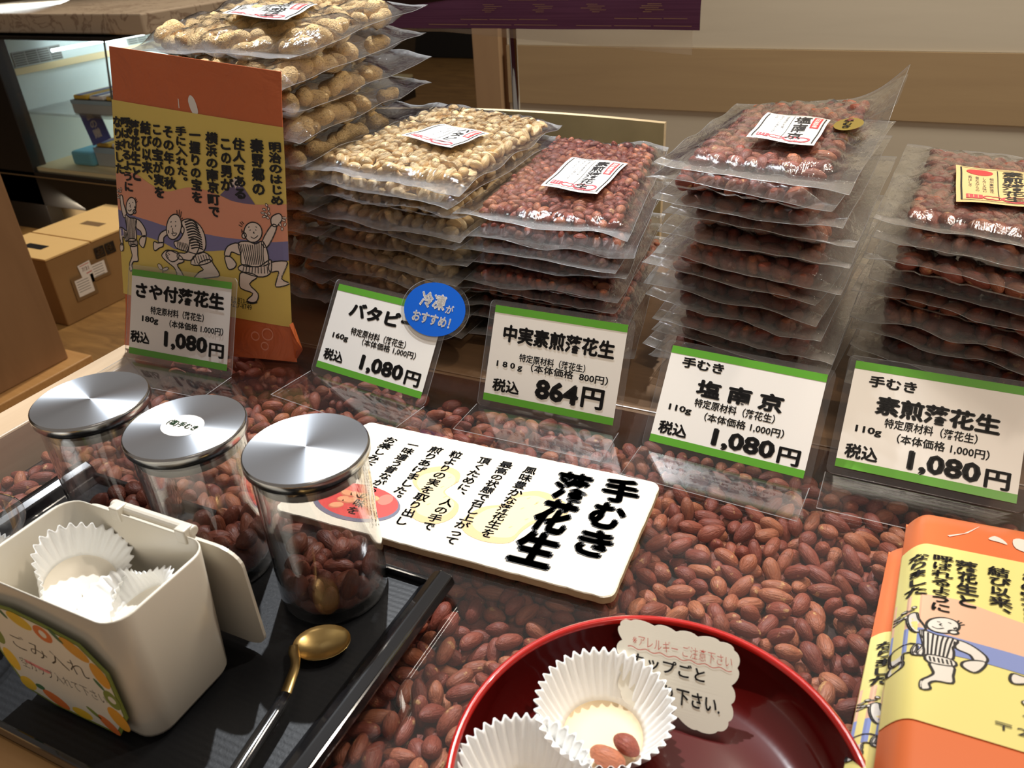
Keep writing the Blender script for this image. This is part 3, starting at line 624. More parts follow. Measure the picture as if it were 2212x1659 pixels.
# ------------------------------------------------------------------ sealed bags
def bag(label, group, kind, C4, T, AB, slab, seed, filmmat, top=False, nuts=None, res=(34, 34), front=0.024, curl=0.0, sag=1.0):
    """C4 = seam corners FL FR BR BL; slab=(w,d) of the nut layer, centred; AB in slab coordinates"""
    q = np.random.RandomState(seed); C4 = [np.array(p, float) for p in C4]; S = quad_map(C4[0], C4[1], C4[2], C4[3])
    Wd = np.linalg.norm(C4[1]-C4[0]); D = np.linalg.norm(C4[3]-C4[0]); w, d_ = slab; ox = (Wd-w)/2; oy = front
    root = thing('peanut_bag', label, 'bag', tuple((C4[0]+C4[1]+C4[2]+C4[3])/4-np.array([0, 0, T/2])), group)
    A, B = AB[0].copy(), AB[1].copy()
    fx, fy = (q.rand(2) < 0.5) if not top else (False, False)
    for X in (A, B):
        if fx: X[:, 0] = w-X[:, 0]
        if fy: X[:, 1] = d_-X[:, 1]
    def world(X): return S(np.c_[(X[:, 0]+ox)/Wd, (X[:, 1]+oy)/D], 0)+np.array([0, 0, 1.0])*(X[:, 2:3]-T/2)
    Aw, Bw = world(A), world(B); c = (A+B)/2
    if top:
        o_ = np.argsort(-c[:, 2]); s_, r_ = o_[:290], o_[290:]; nut_objects(kind, Aw[s_], Bw[s_], root, 'peanut', seed=seed)
        if len(r_): nut_stuff(kind, Aw[r_], Bw[r_], 'peanuts', root, seed=seed+1)
    else:
        k = (c[:, 1] < 0.042) | (c[:, 0] < 0.026) | (c[:, 0] > w-0.026)
        nut_stuff(kind, Aw[k], Bw[k], 'peanuts', root, seed=seed)
    nx, ny = res; gx = np.linspace(0, Wd, nx)
    gy = np.r_[np.linspace(0, oy*0.55, 6)[:-1], np.linspace(oy*0.55, D, ny-5)]; X, Y = np.meshgrid(gx, gy); X = X.ravel(); Y = Y.ravel()
    r = {'bed': 0.006, 'big': 0.0063, 'small': 0.0050, 'butter': 0.0054, 'shell': 0.0110}[kind]
    Hh = np.full(len(X), -9.0); Lw = np.full(len(X), 9.0); px, py = X-ox, Y-oy
    for a, b_ in zip(A, B):
        ab = b_[:2]-a[:2]; t_ = np.clip(((px-a[0])*ab[0]+(py-a[1])*ab[1])/(ab@ab+1e-9), 0, 1)
        dd = np.hypot(px-a[0]-t_*ab[0], py-a[1]-t_*ab[1]); zc = a[2]+(b_[2]-a[2])*t_; fall = np.maximum(0, dd-0.55*r)*0.62
        Hh = np.maximum(Hh, zc+r*1.06-fall); Lw = np.minimum(Lw, zc-r*1.06+fall)
    Hh -= T/2; Lw -= T/2
    ed = np.minimum.reduce([np.clip(X, 0, 9), np.clip(Wd-X, 0, 9), Y, D-Y]); em = np.clip(1-ed/0.03, 0, 1)
    ph = q.uniform(0, 6.28, 6); fr = q.uniform(0.45, 1.25, 4); am = q.uniform(0.25, 1.0, 3)
    wave = am[0]*0.0030*np.sin(X*62*fr[0]+ph[0]+0.8*np.sin(X*31+ph[3]))+am[1]*0.0015*np.abs(np.sin(X*120*fr[1]+Y*40+ph[1]))+am[2]*0.0022*np.sin(Y*60*fr[2]+ph[2]+X*20)
    seam = em*wave*sag-0.004*sag*np.clip(1-Y/oy, 0, 1)*q.uniform(-1.0, 0.7)+curl*np.clip((X/Wd-0.7)/0.3, 0, 1)**2*np.clip((Y/D-0.6)/0.4, 0, 1)
    zt = np.maximum(Hh, seam+0.0002); zb = np.minimum(Lw, seam-0.0002); seal = ((Y < oy*0.6) | (Y > D-0.012)).astype(float)
    P = S(np.c_[X/Wd, Y/D], 0); Vt = P+np.c_[np.zeros((len(X), 2)), zt]; Vb = P+np.c_[np.zeros((len(X), 2)), zb]; F = grid(nx, len(gy)); n_ = len(Vt)
    m = MB(); m.add(Vt, F, filmmat); m.add(Vb, [f[::-1] for f in F], filmmat)
    ring = [i for i in range(nx)]+[j*nx+nx-1 for j in range(1, len(gy))]+[(len(gy)-1)*nx+i for i in range(nx-2, -1, -1)]+[j*nx for j in range(len(gy)-2, 0, -1)]
    Vr = P[ring]+np.c_[np.zeros((len(ring), 2)), seam[ring]]; V_, F_ = tube(list(Vr)+[Vr[0]], 0.00028, 4); 
    m.add(V_, F_, 'edge_glint')  # added tube standing in for the film's bright edge line
    uv = np.r_[np.c_[X/0.25, Y/0.25], np.c_[X/0.25, Y/0.25], np.zeros((len(V_), 2))]
    m.build('film', root, True, {'seal': np.r_[seal, seal, np.zeros(len(V_))]}, uv)
    return root, S
def slab_pack(kind, w, d, T, n, r, L, seed):
    def place(q, n): return np.c_[q.uniform(r, w-r, n), q.uniform(r, d-r, n), q.uniform(r, T, n)]
    def conf(P, r_):
        P[:, 0] = np.clip(P[:, 0], r, w-r); P[:, 1] = np.clip(P[:, 1], r, d-r); P[:, 2] = np.clip(P[:, 2], r*0.95, max(T-r*0.95, r)); return P
    return pack(n, r, L, place, conf, 70, seed, 0.0001, 1.0)
def outline_nut(cx, cy, sx, sy, lob=1.0):
    return [(cx+sx*math.cos(a), cy+sy*math.sin(a)*(1-0.28*math.exp(-((math.cos(a))/0.28)**2))) for a in [2*math.pi*k/24 for k in range(24)]]
def sticker(root, quad, title, bg, bar_col, bar_txt, rows, wav=0.0012, circle=None, small=()):
    """paper label on the bag: quad = TL TR BR BL"""
    TL, TR, BR, BL = (np.array(p, float) for p in quad)
    bl = lambda x, y: wav*(np.sin(x*7+y*3)+np.sin(y*9+1))*0.6
    S = quad_map(BL, BR, TR, TL, bl)
    m = MB(); g_ = [(x, y) for y in np.linspace(0, 1, 9) for x in np.linspace(0, 1, 7)]; m.add(S(np.array(g_)), grid(7, 9), bg); st = m.build('label_sticker', root, True)
    d = Decal(S, 0.0003)
    fr_ = [(0.06, y) for y in np.linspace(0.05, 0.95, 9)], [(0.95, y) for y in np.linspace(0.05, 0.95, 9)], [(x, 0.05) for x in np.linspace(0.06, 0.95, 7)], [(x, 0.955) for x in np.linspace(0.06, 0.95, 7)]
    for i, l_ in enumerate(fr_): d.line(l_, 0.020 if i < 2 else 0.008, 'ink')
    d.line([(0.47, y) for y in np.linspace(0.12, 0.93, 9)], 0.010, 'ink')
    d.layer = 1
    bx = [(0.78, 0.56), (0.91, 0.56), (0.91, 0.93), (0.78, 0.93)]
    for k in range(4): d.poly([(0.78, 0.56+k*0.0925), (0.91, 0.56+k*0.0925), (0.91, 0.6525+k*0.0925), (0.78, 0.6525+k*0.0925)], bar_col)
    o = outline_nut(0.70, 0.145, 0.19, 0.085); d.line(smoothpoly(o), 0.032, 'stamp_red', closed=True)
    o = outline_nut(0.40, 0.14, 0.10, 0.055); d.line(smoothpoly(o), 0.02, 'stamp_red', closed=True)
    d.poly([(0.11, 0.09), (0.29, 0.09), (0.29, 0.2), (0.11, 0.2)], 'stamp_red')
    for k in range(8): d.line([(0.62+0.03*(k % 4)+0.01*(k//4), 0.12+0.04*(k//4)), (0.635+0.03*(k % 4), 0.13+0.04*(k//4))], 0.012, 'stamp_red')
    d.layer = 2
    for k in range(3): d.line([(0.14+0.05*k, 0.105), (0.14+0.05*k, 0.185)], 0.008, bg)
    d.col(bar_txt, 0.845, 0.91, 0.58, 0.085, bg, 0.01)
    d.col(title, 0.635, 0.93, 0.09 if len(title) > 3 else 0.14, 0.25, 'ink', 0.024, 0.10, 3)
    for i, (x, a, b_, txt) in enumerate(rows): d.col(txt, x, a, b_, 0.05, 'ink_blue', 0.0)
    if circle:
        d.poly([(0.27+0.15*math.cos(a), 0.83+0.09*math.sin(a)) for a in [2*math.pi*k/28 for k in range(28)]], circle); d.layer = 3; d.col('手むき', 0.28, 0.90, 0.76, 0.09, bg, 0.02)
    d.build('printed_text', st); return st
# ------------------------------------------------------------------ the five stacks
ORD = ['topmost', 'second from the top', 'third from the top', 'fourth from the top', 'fifth from the top', 'sixth from the top', 'seventh from the top', 'eighth from the top', 'ninth from the top', 'tenth from the top', 'eleventh from the top', 'twelfth from the top', 'thirteenth from the top', 'fourteenth from the top']
STACKS = {
 'A': dict(kind='shell', C=[(-0.8445, 0.7224, 0.295), (-0.5722, 0.6782, 0.295), (-0.587, 0.978, 0.313), (-0.865, 1.02, 0.333)], T=0.0265, slab=(0.235, 0.265), n=11, film='film_clear', nn=(78, 0.0104, 0.0250), lab='bag of in-shell peanuts, stack behind the orange packet', grp='bags of peanuts in the shell', dz=0.0265),
 'B': dict(kind='butter', C=[(-0.6114, 0.7014, 0.180), (-0.3881, 0.6709, 0.180), (-0.392, 0.945, 0.1825), (-0.5870, 0.975, 0.192)], T=0.0150, slab=(0.192, 0.240), n=11, film='film_clear', nn=(400, 0.0053, 0.0090), lab='bag of pale peanuts, stack behind the blue sticker', grp='bags of pale peanuts', dz=0.0160),
 'C': dict(kind='small', C=[(-0.4064, 0.6867, 0.145), (-0.2212, 0.6841, 0.145), (-0.260, 0.954, 0.160), (-0.4127, 0.957, 0.161)], T=0.0140, slab=(0.156, 0.235), n=9, film='film_clear', nn=(500, 0.0049, 0.0072), lab='bag of small red peanuts, stack behind the 864 card', grp='bags of small red peanuts', dz=0.0158),
 'D': dict(kind='big', C=[(-0.2024, 0.6953, 0.215), (-0.0366, 0.6528, 0.215), (-0.0160, 0.925, 0.233), (-0.187, 0.965, 0.2100)], T=0.0160, slab=(0.122, 0.215), n=13, film='film_milky', nn=(165, 0.0062, 0.0100), lab='bag of large red peanuts, taller of two right stacks', grp='bags of salted red peanuts', dz=0.0165),
 'E': dict(kind='big', C=[(-0.0188, 0.7251, 0.170), (0.150, 0.668, 0.170), (0.168, 0.935, 0.173), (-0.005, 0.995, 0.170)], T=0.0160, slab=(0.128, 0.215), n=10, film='film_milky', nn=(175, 0.0062, 0.0100), lab='bag of large red peanuts, stack at right edge', grp='bags of plain red peanuts', dz=0.0168),
}
BAGS = {}
for key, s in STACKS.items():
    w, d_ = s['slab']; n, r, L = s['nn']
    AB1 = slab_pack(s['kind'], w, d_, s['T'], n, r, L, ord(key)); AB2 = slab_pack(s['kind'], w, d_, s['T']*0.92, int(n*0.92), r, L, ord(key)+50)
    C0 = [np.array(c) for c in s['C']]; cen = sum(C0)/4; q = np.random.RandomState(ord(key))
    for k in range(s['n']):
        z = s['C'][0][2]-k*s['dz']
        if z < s['T']*0.5-0.001: break
        if k == 0: C4 = C0
        else:
            Cf = [np.array([c[0], c[1], 0]) for c in C0]; a = math.radians(q.uniform(-3.2, 3.2)); off = np.array([q.uniform(-0.007, 0.007), q.uniform(-0.006, 0.008), 0])
            f = 1.0 if k < 3 else 0.6
            C4 = []
            for i, c in enumerate(Cf):
                v = c-np.array([cen[0], cen[1], 0]); v = np.array([v[0]*math.cos(a)-v[1]*math.sin(a), v[0]*math.sin(a)+v[1]*math.cos(a), 0])
                tilt = (C0[i][2]-C0[0][2])*max(0, 1-k/4.0); C4.append(np.array([cen[0], cen[1], 0])+v+off+np.array([0, 0, z+tilt]))
        lab = ('clear ' if s['film'] == 'film_clear' else 'milky ')+s['lab']+', '+ORD[k]
        root, S = bag(lab, s['grp'], s['kind'], C4, s['T'], AB1 if k == 0 else (AB1 if k % 2 else AB2), s['slab'], ord(key)*10+k, s['film'], top=(k == 0), front=0.026 if k == 0 else float(q.uniform(0.010, 0.021)), res=(40, 44) if k == 0 else (30, 24), curl=0.03 if (key == 'D' and k == 0) else (0.012 if key == 'E' and k == 0 else 0))
        if k == 0: BAGS[key] = root
def Q(pts, z0, z1): return [slide((x, y, z0), z1) for x, y in pts]
sticker(BAGS['B'], Q([(-0.523, 0.8843), (-0.4464, 0.8549), (-0.4554, 0.7802), (-0.5441, 0.8177)], 0.19, 0.1955), 'バタピー', 'sticker_white', 'sticker_red', '相州秦野産', [(0.38, 0.92, 0.55, '秦野名産落花生'), (0.29, 0.92, 0.40, '風味豊かな味わいを'), (0.20, 0.92, 0.55, 'お楽しみ下さい')])
sticker(BAGS['C'], Q([(-0.3633, 0.9062), (-0.2915, 0.8965), (-0.284, 0.7749), (-0.3526, 0.7867)], 0.155, 0.1635), '素煎落花生', 'sticker_white', 'sticker_red', '相州秦野産', [(0.38, 0.92, 0.45, '秦野名産落花生'), (0.29, 0.92, 0.30, '昔ながらの味わいを'), (0.20, 0.92, 0.55, 'お楽しみ下さい')])
sticker(BAGS['D'], Q([(-0.1367, 0.8673), (-0.0748, 0.8501), (-0.0761, 0.7439), (-0.1368, 0.7618)], 0.225, 0.2320), '塩南京', 'sticker_white', 'sticker_red', '相州秦野産', [(0.38, 0.92, 0.50, '国産落花生塩'), (0.29, 0.92, 0.28, '昔ながらの素朴な味を'), (0.20, 0.92, 0.70, 'お召し')])
sticker(BAGS['E'], Q([(0.0415, 0.8946), (0.1161, 0.878), (0.1127, 0.7777), (0.0424, 0.7732)], 0.178, 0.1815), '素煎落花生', 'sticker_cream', 'ink', '相州秦野産', [(0.40, 0.70, 0.30, '相州秦野落花'), (0.32, 0.70, 0.30, 'しみじみ味わ'), (0.24, 0.70, 0.30, '昔ながらの'), (0.16, 0.70, 0.42, '香ばしさ')], circle='sticker_red')
sticker(BAGS['A'], Q([(-0.895, 0.985), (-0.765, 0.985), (-0.6737, 0.8065), (-0.8299, 0.8704)], 0.315, 0.3235), 'さや煎落花生', 'sticker_white', 'sticker_red', '相州秦野産', [(0.38, 0.92, 0.50, '秦野名産落花'), (0.29, 0.92, 0.30, '昔ながらの味わい')])
S = plane_map(slide((-0.0572, 0.8335, 0.225), 0.2315), (1, 0, 0.1), (0, 1, 0)); d = Decal(S, 0)
d.poly([(0.0125*math.cos(a), 0.024*math.sin(a)) for a in [2*math.pi*k/32 for k in range(32)]], 'gold_sticker'); gs = d.build('gold_sticker', BAGS['D'])
d = Decal(S, 0.0003); d.col('手むき', -0.001, 0.017, -0.017, 0.009, 'ink', 0.03); d.build('printed_text', gs)

# ------------------------------------------------------------------ price cards
def price_card(label, o, yaw, lean, w, h, texts, mx=0.006, foot=0.058, footskew=0.0, sticker_fn=None, footz=0.004):
    ux = np.array([math.cos(yaw), math.sin(yaw), 0]); nn = np.array([-math.sin(yaw), math.cos(yaw), 0]); up = np.array([0, 0, math.cos(lean)])+nn*math.sin(lean)
    o = np.array([o[0], o[1], 0.0080]); root = thing('price_card', label, 'price card', tuple(o+ux*w/2-np.array([0, 0, 0.0055])))
    nrm = np.cross(ux, up)
    S = plane_map(o, ux, up)
    def rr(x0, x1, y0, y1, r, k=4):
        P = []
        for cx, cy, a0 in ((x1-r, y1-r, 0), (x0+r, y1-r, 90), (x0+r, y0+r, 180), (x1-r, y0+r, 270)):
            for i in range(k+1): a = math.radians(a0+90*i/k); P.append((cx+r*math.cos(a), cy+r*math.sin(a)))
        return np.array(P)
    P = rr(-mx, w+mx, -mx*1.05, h+mx*0.8, 0.005); m = MB(); n = len(P)
    m.add(S(P, 0.0006), [tuple(range(n))], 'laminate'); m.add(S(P, -0.0006), [tuple(range(n))[::-1]], 'laminate')
    m.add(np.r_[S(P, 0.0006), S(P, -0.0006)], [(i, (i+1) % n, n+(i+1) % n, n+i) for i in range(n)], 'edge_glint'); m.build('laminate', root)
    # clear foot lying forward on the sheet
    e0 = S(np.array([(-mx, -mx*1.05), (w+mx, -mx*1.05)]), 0); z0 = e0[0][2]
    fr = np.array([e0[0]-nn*foot+ux*footskew, e0[1]-nn*foot+ux*footskew]); fr[:, 2] = footz
    m = MB(); e0[:, 2] = max(z0, 0.0032)
    g_ = []
    for t_ in np.linspace(0, 1, 8): 
        for s_ in (0, 1): g_.append(e0[s_]*(1-t_)+fr[s_]*t_)
    g_ = np.array(g_); m.add(g_, grid(2, 8), 'laminate_foot')
    V_, F_ = tube([g_[0], g_[-2], g_[-1], g_[1]], 0.0004, 4); m.add(V_, F_, 'edge_glint'); m.build('foot', root)
    m = MB(); pw = [(0, 0), (w, 0), (w, h), (0, h)]; m.add(S(np.array(pw, float), 0.0009), [(0, 1, 2, 3)], 'white_print'); m.build('printed_sheet', root)
    for y0, y1 in ((0, 0.075), (0.925, 1.0)):
        m = MB(); m.add(S(np.array([(0, y0*h), (w, y0*h), (w, y1*h), (0, y1*h)]), 0.0011), [(0, 1, 2, 3)], 'green_print'); m.build('green_strip', root)
    d = Decal(S, 0.0012)
    for txt, x0, x1, y0, y1, b in texts: d.fit(txt, x0*w, x1*w, y0*h, y1*h, 'ink', b)
    d.build('printed_text', root)
    if sticker_fn: sticker_fn(S, w, h, root)
    return root
MAT_ = '特定原材料（落花生）'
def std(wt, price0, price, y=0.0):
    return [(MAT_, 0.235, 0.755, 0.435+y, 0.525+y, 0.02), (wt, 0.075, 0.23, 0.335+y, 0.415+y, 0.03), (price0, 0.32, 0.83, 0.315+y, 0.405+y, 0.02), ('税込', 0.04, 0.235, 0.10+y*0.5, 0.235+y*0.5, 0.035), (price[0], 0.40, 0.80, 0.075+y*0.5, 0.275+y*0.5, 0.045), ('円', 0.82, 0.955, 0.085+y*0.5, 0.245+y*0.5, 0.03)]
t1 = [('さや付落花生', 0.045, 0.94, 0.67, 0.86, 0.045), (MAT_, 0.21, 0.75, 0.505, 0.60, 0.02), ('180g', 0.125, 0.295, 0.385, 0.475, 0.03), ('（本体価格 1.000円）', 0.41, 0.945, 0.385, 0.475, 0.02), ('税込', 0.01, 0.212, 0.14, 0.285, 0.035), ('1,080', 0.362, 0.80, 0.125, 0.34, 0.045), ('円', 0.815, 0.962, 0.125, 0.29, 0.03)]
price_card('price card reading 180g 1,080 yen leaning on the standing orange packet', (-0.7457, 0.5314), 0.0505, 0.4151, 0.1363, 0.0933, t1, foot=0.046)
def blue(S, w, h, root):
    n = 48; c = (0.913*w, 0.965*h); P = np.array([(c[0]+0.0365*math.cos(2*math.pi*k/n), c[1]+0.0265*math.sin(2*math.pi*k/n)) for k in range(n)]); Po = np.array([(c[0]+0.0405*math.cos(2*math.pi*k/n), c[1]+0.0305*math.sin(2*math.pi*k/n)) for k in range(n)])
    m = MB(); m.add(S(Po, 0.0022), [tuple(range(n))], 'laminate'); m.add(np.r_[S(Po, 0.0022), S(Po, 0.0014)], [(i, (i+1) % n, n+(i+1) % n, n+i) for i in range(n)], 'edge_glint'); m.add(S(P, 0.0027), [tuple(range(n))], 'blue_print'); st = m.build('round_sticker', root); st['label'] = 'blue oval sticker with white writing'
    d = Decal(S, 0.0030); d.fit('冷凍', c[0]-0.019, c[0]+0.012, c[1]+0.0, c[1]+0.016, 'white_print', 0.045); d.fit('が', c[0]+0.0135, c[0]+0.0225, c[1]-0.001, c[1]+0.0075, 'white_print', 0.02)
    d.fit('おすすめ！', c[0]-0.023, c[0]+0.023, c[1]-0.0155, c[1]-0.0045, 'white_print', 0.035); d.build('printed_text', st)
t2 = [('バタピー', 0.165, 0.80, 0.665, 0.84, 0.05)]+std('160g', '（本体価格 1,000円）', ('1,080',), 0.03)
t2[3] = (t2[3][0], 0.365, 0.865, 0.38, 0.465, 0.02)
price_card('price card reading 160g 1,080 yen with a blue oval sticker on its corner', (-0.5249, 0.5798), -0.1241, 0.6218, 0.1395, 0.0906, t2, foot=0.056, sticker_fn=blue)
t3 = [('中実素煎落花生', 0.09, 0.935, 0.635, 0.82, 0.04), (MAT_, 0.24, 0.745, 0.46, 0.545, 0.02), ('1 8 0 g', 0.07, 0.275, 0.355, 0.435, 0.03), ('（本体価格  800円）', 0.34, 0.92, 0.375, 0.465, 0.02), ('税込', 0.06, 0.275, 0.11, 0.25, 0.035), ('864', 0.395, 0.725, 0.115, 0.325, 0.05), ('円', 0.745, 0.91, 0.12, 0.33, 0.03)]
price_card('price card reading 180g 864 yen in the middle of the row', (-0.3293, 0.5839), 0.0073, 0.4530, 0.1308, 0.0913, t3, foot=0.048)
t4 = [('手むき', 0.09, 0.37, 0.80, 0.91, 0.035), ('塩 南 京', 0.225, 0.785, 0.54, 0.72, 0.045)]+std('110g', '（本体価格 1,000円）', ('1,080',))
price_card('110g 1,080 yen price card directly right of the 864 yen card', (-0.1613, 0.5737), -0.0576, 0.6619, 0.1301, 0.0863, t4, foot=0.046)
t5 = [('手むき', 0.10, 0.38, 0.775, 0.885, 0.035), ('素煎落花生', 0.165, 0.865, 0.53, 0.71, 0.045)]+std('110g', '（本体価格 1,000円）', ('1,080',), -0.01)
price_card('price card reading 110g 1,080 yen at the right end of the row', (-0.0108, 0.5926), -0.0061, 0.8752, 0.1296, 0.0946, t5, foot=0.050)

# ------------------------------------------------------------------ brushed paper board lying on the sheet
yaw = math.radians(1.8); ux = np.array([math.cos(yaw), math.sin(yaw), 0]); uy = np.array([-math.sin(yaw), math.cos(yaw), 0]); bw, bh = 0.2788, 0.1346
bo = np.array([-0.2710, 0.4453, 0])-ux*bw/2-uy*bh/2; zt = 0.0095
root = thing('paper_board', 'thick cream board with black brush writing lying on the clear sheet', 'sign board', tuple(bo+ux*bw/2+uy*bh/2+np.array([0, 0, 0.0024])))
q = random.Random(9); P = []
for cx, cy, a0 in ((bw-0.008, bh-0.008, 0), (0.008, bh-0.008, 90), (0.006, 0.006, 180), (bw-0.007, 0.007, 270)):
    for i in range(6): a = math.radians(a0+18*i); P.append((cx+0.008*math.cos(a), cy+0.008*math.sin(a)))
Pd = []
for i in range(len(P)):
    a, b_ = np.array(P[i]), np.array(P[(i+1) % len(P)]); k = max(1, int(np.linalg.norm(b_-a)/0.006))
    for j in range(k): Pd.append(a+(b_-a)*j/k+np.array([q.uniform(-1, 1), q.uniform(-1, 1)])*0.00035)
Pd = np.array(Pd); n = len(Pd); S0 = lambda V, z: bo+V[:, :1]*ux+V[:, 1:2]*uy+np.array([0, 0, 1])*z
m = MB(); ctr = Pd.mean(0); inn = ctr+(Pd-ctr)*0.993
m.add(S0(inn, zt), [tuple(t_) for t_ in tess(inn)], 'board_paper')
rings_ = [S0(inn, zt), S0(Pd, zt-0.0008), S0(Pd, 0.0030), S0(inn, 0.0024)]
for a, b_, mt in ((0, 1, 'board_paper'), (1, 2, 'board_edge'), (2, 3, 'board_edge')): m.add(np.r_[rings_[a], rings_[b_]], [(i, n+i, n+(i+1) % n, (i+1) % n) for i in range(n)], mt)
m.build('board', root)
Sb = lambda V, off=0: bo+V[:, :1]*bw*ux+V[:, 1:2]*bh*uy+np.array([0, 0, 1])*(zt+off)
d = Decal(Sb, 0.0002)
pe1 = [(0.365, 0.71), (0.305, 0.62), (0.312, 0.50), (0.372, 0.40), (0.365, 0.30), (0.395, 0.20), (0.46, 0.19), (0.50, 0.28), (0.49, 0.40), (0.425, 0.48), (0.44, 0.60), (0.42, 0.69)]
pe2 = [(0.74, 0.66), (0.68, 0.68), (0.62, 0.60), (0.61, 0.50), (0.555, 0.42), (0.53, 0.28), (0.56, 0.19), (0.625, 0.16), (0.69, 0.20), (0.705, 0.32), (0.73, 0.42), (0.785, 0.50), (0.79, 0.60)]
for pe in (pe1, pe2):
    d.layer = 0; d.poly(pe, 'pea_outline', 4); c_ = np.mean(pe, 0); d.layer = 1; d.poly(c_+(np.array(pe)-c_)*0.80, 'pea_fill', 4)
    d.layer = 2
    for k in range(9): x = c_[0]+0.035*math.sin(k*2.1); y = c_[1]+0.16*math.cos(k*1.7); d.line([(x, y), (x+0.006, y+0.02)], 0.005, 'pea_outline')
d.build('painted_peanuts', root)
d = Decal(Sb, 0.0002); E_ = lambda cx, cy, rx, ry, n=32, a=0.0: [(cx+rx*math.cos(t_)*math.cos(a)-ry*math.sin(t_)*math.sin(a)*0.5, cy+rx*math.cos(t_)*math.sin(a)*2+ry*math.sin(t_)*math.cos(a)) for t_ in [2*math.pi*k/n for k in range(n)]]
d.poly(E_(0.205, 0.21, 0.140, 0.165), 'dish_rim'); d.layer = 1; d.poly(E_(0.205, 0.225, 0.130, 0.150), 'dish_red'); d.layer = 2; d.poly(E_(0.28, 0.29, 0.022, 0.05), 'dish_shine'); d.poly(E_(0.13, 0.30, 0.03, 0.03), 'dish_shine')
q = random.Random(3)
for k in range(9):
    x, y = 0.16+0.028*(k % 4)+q.uniform(-0.006, 0.006), 0.27-0.055*(k//4)+q.uniform(-0.01, 0.01); d.layer = 3+k % 3; a = q.uniform(-0.4, 0.5)
    d.poly(E_(x, y-0.008, 0.023, 0.027, 14, a), 'dish_nutshade'); d.layer += 1; d.poly(E_(x, y, 0.021, 0.023, 14, a), 'dish_nut')
d.build('painted_dish', root)
d = Decal(Sb, 0.00045)
for txt, x, a, b_ in (('手むき', 0.90, 0.965, 0.235), ('落花生', 0.765, 0.93, 0.055)): d.col(txt, x, a, b_, 0.118, 'ink', 0.055, 0.22, 5)
for txt, x, a, b_ in (('風味豊かな落花生を', 0.62, 0.89, 0.19), ('最高の状態で召し上がって', 0.54, 0.89, 0.07), ('頂くために、', 0.468, 0.885, 0.45), ('人の手で', 0.455, 0.43, 0.13), ('粒よりの実を取り出し', 0.373, 0.885, 0.115), ('煎りあげました。', 0.301, 0.885, 0.29), ('一味違う昔ながらの味を', 0.219, 0.885, 0.10), ('お楽しみ下さい。', 0.137, 0.885, 0.32)):
    d.col(txt, x, a, b_, 0.042, 'ink', 0.022, 0.16, 7)
d.build('brush_writing', root)

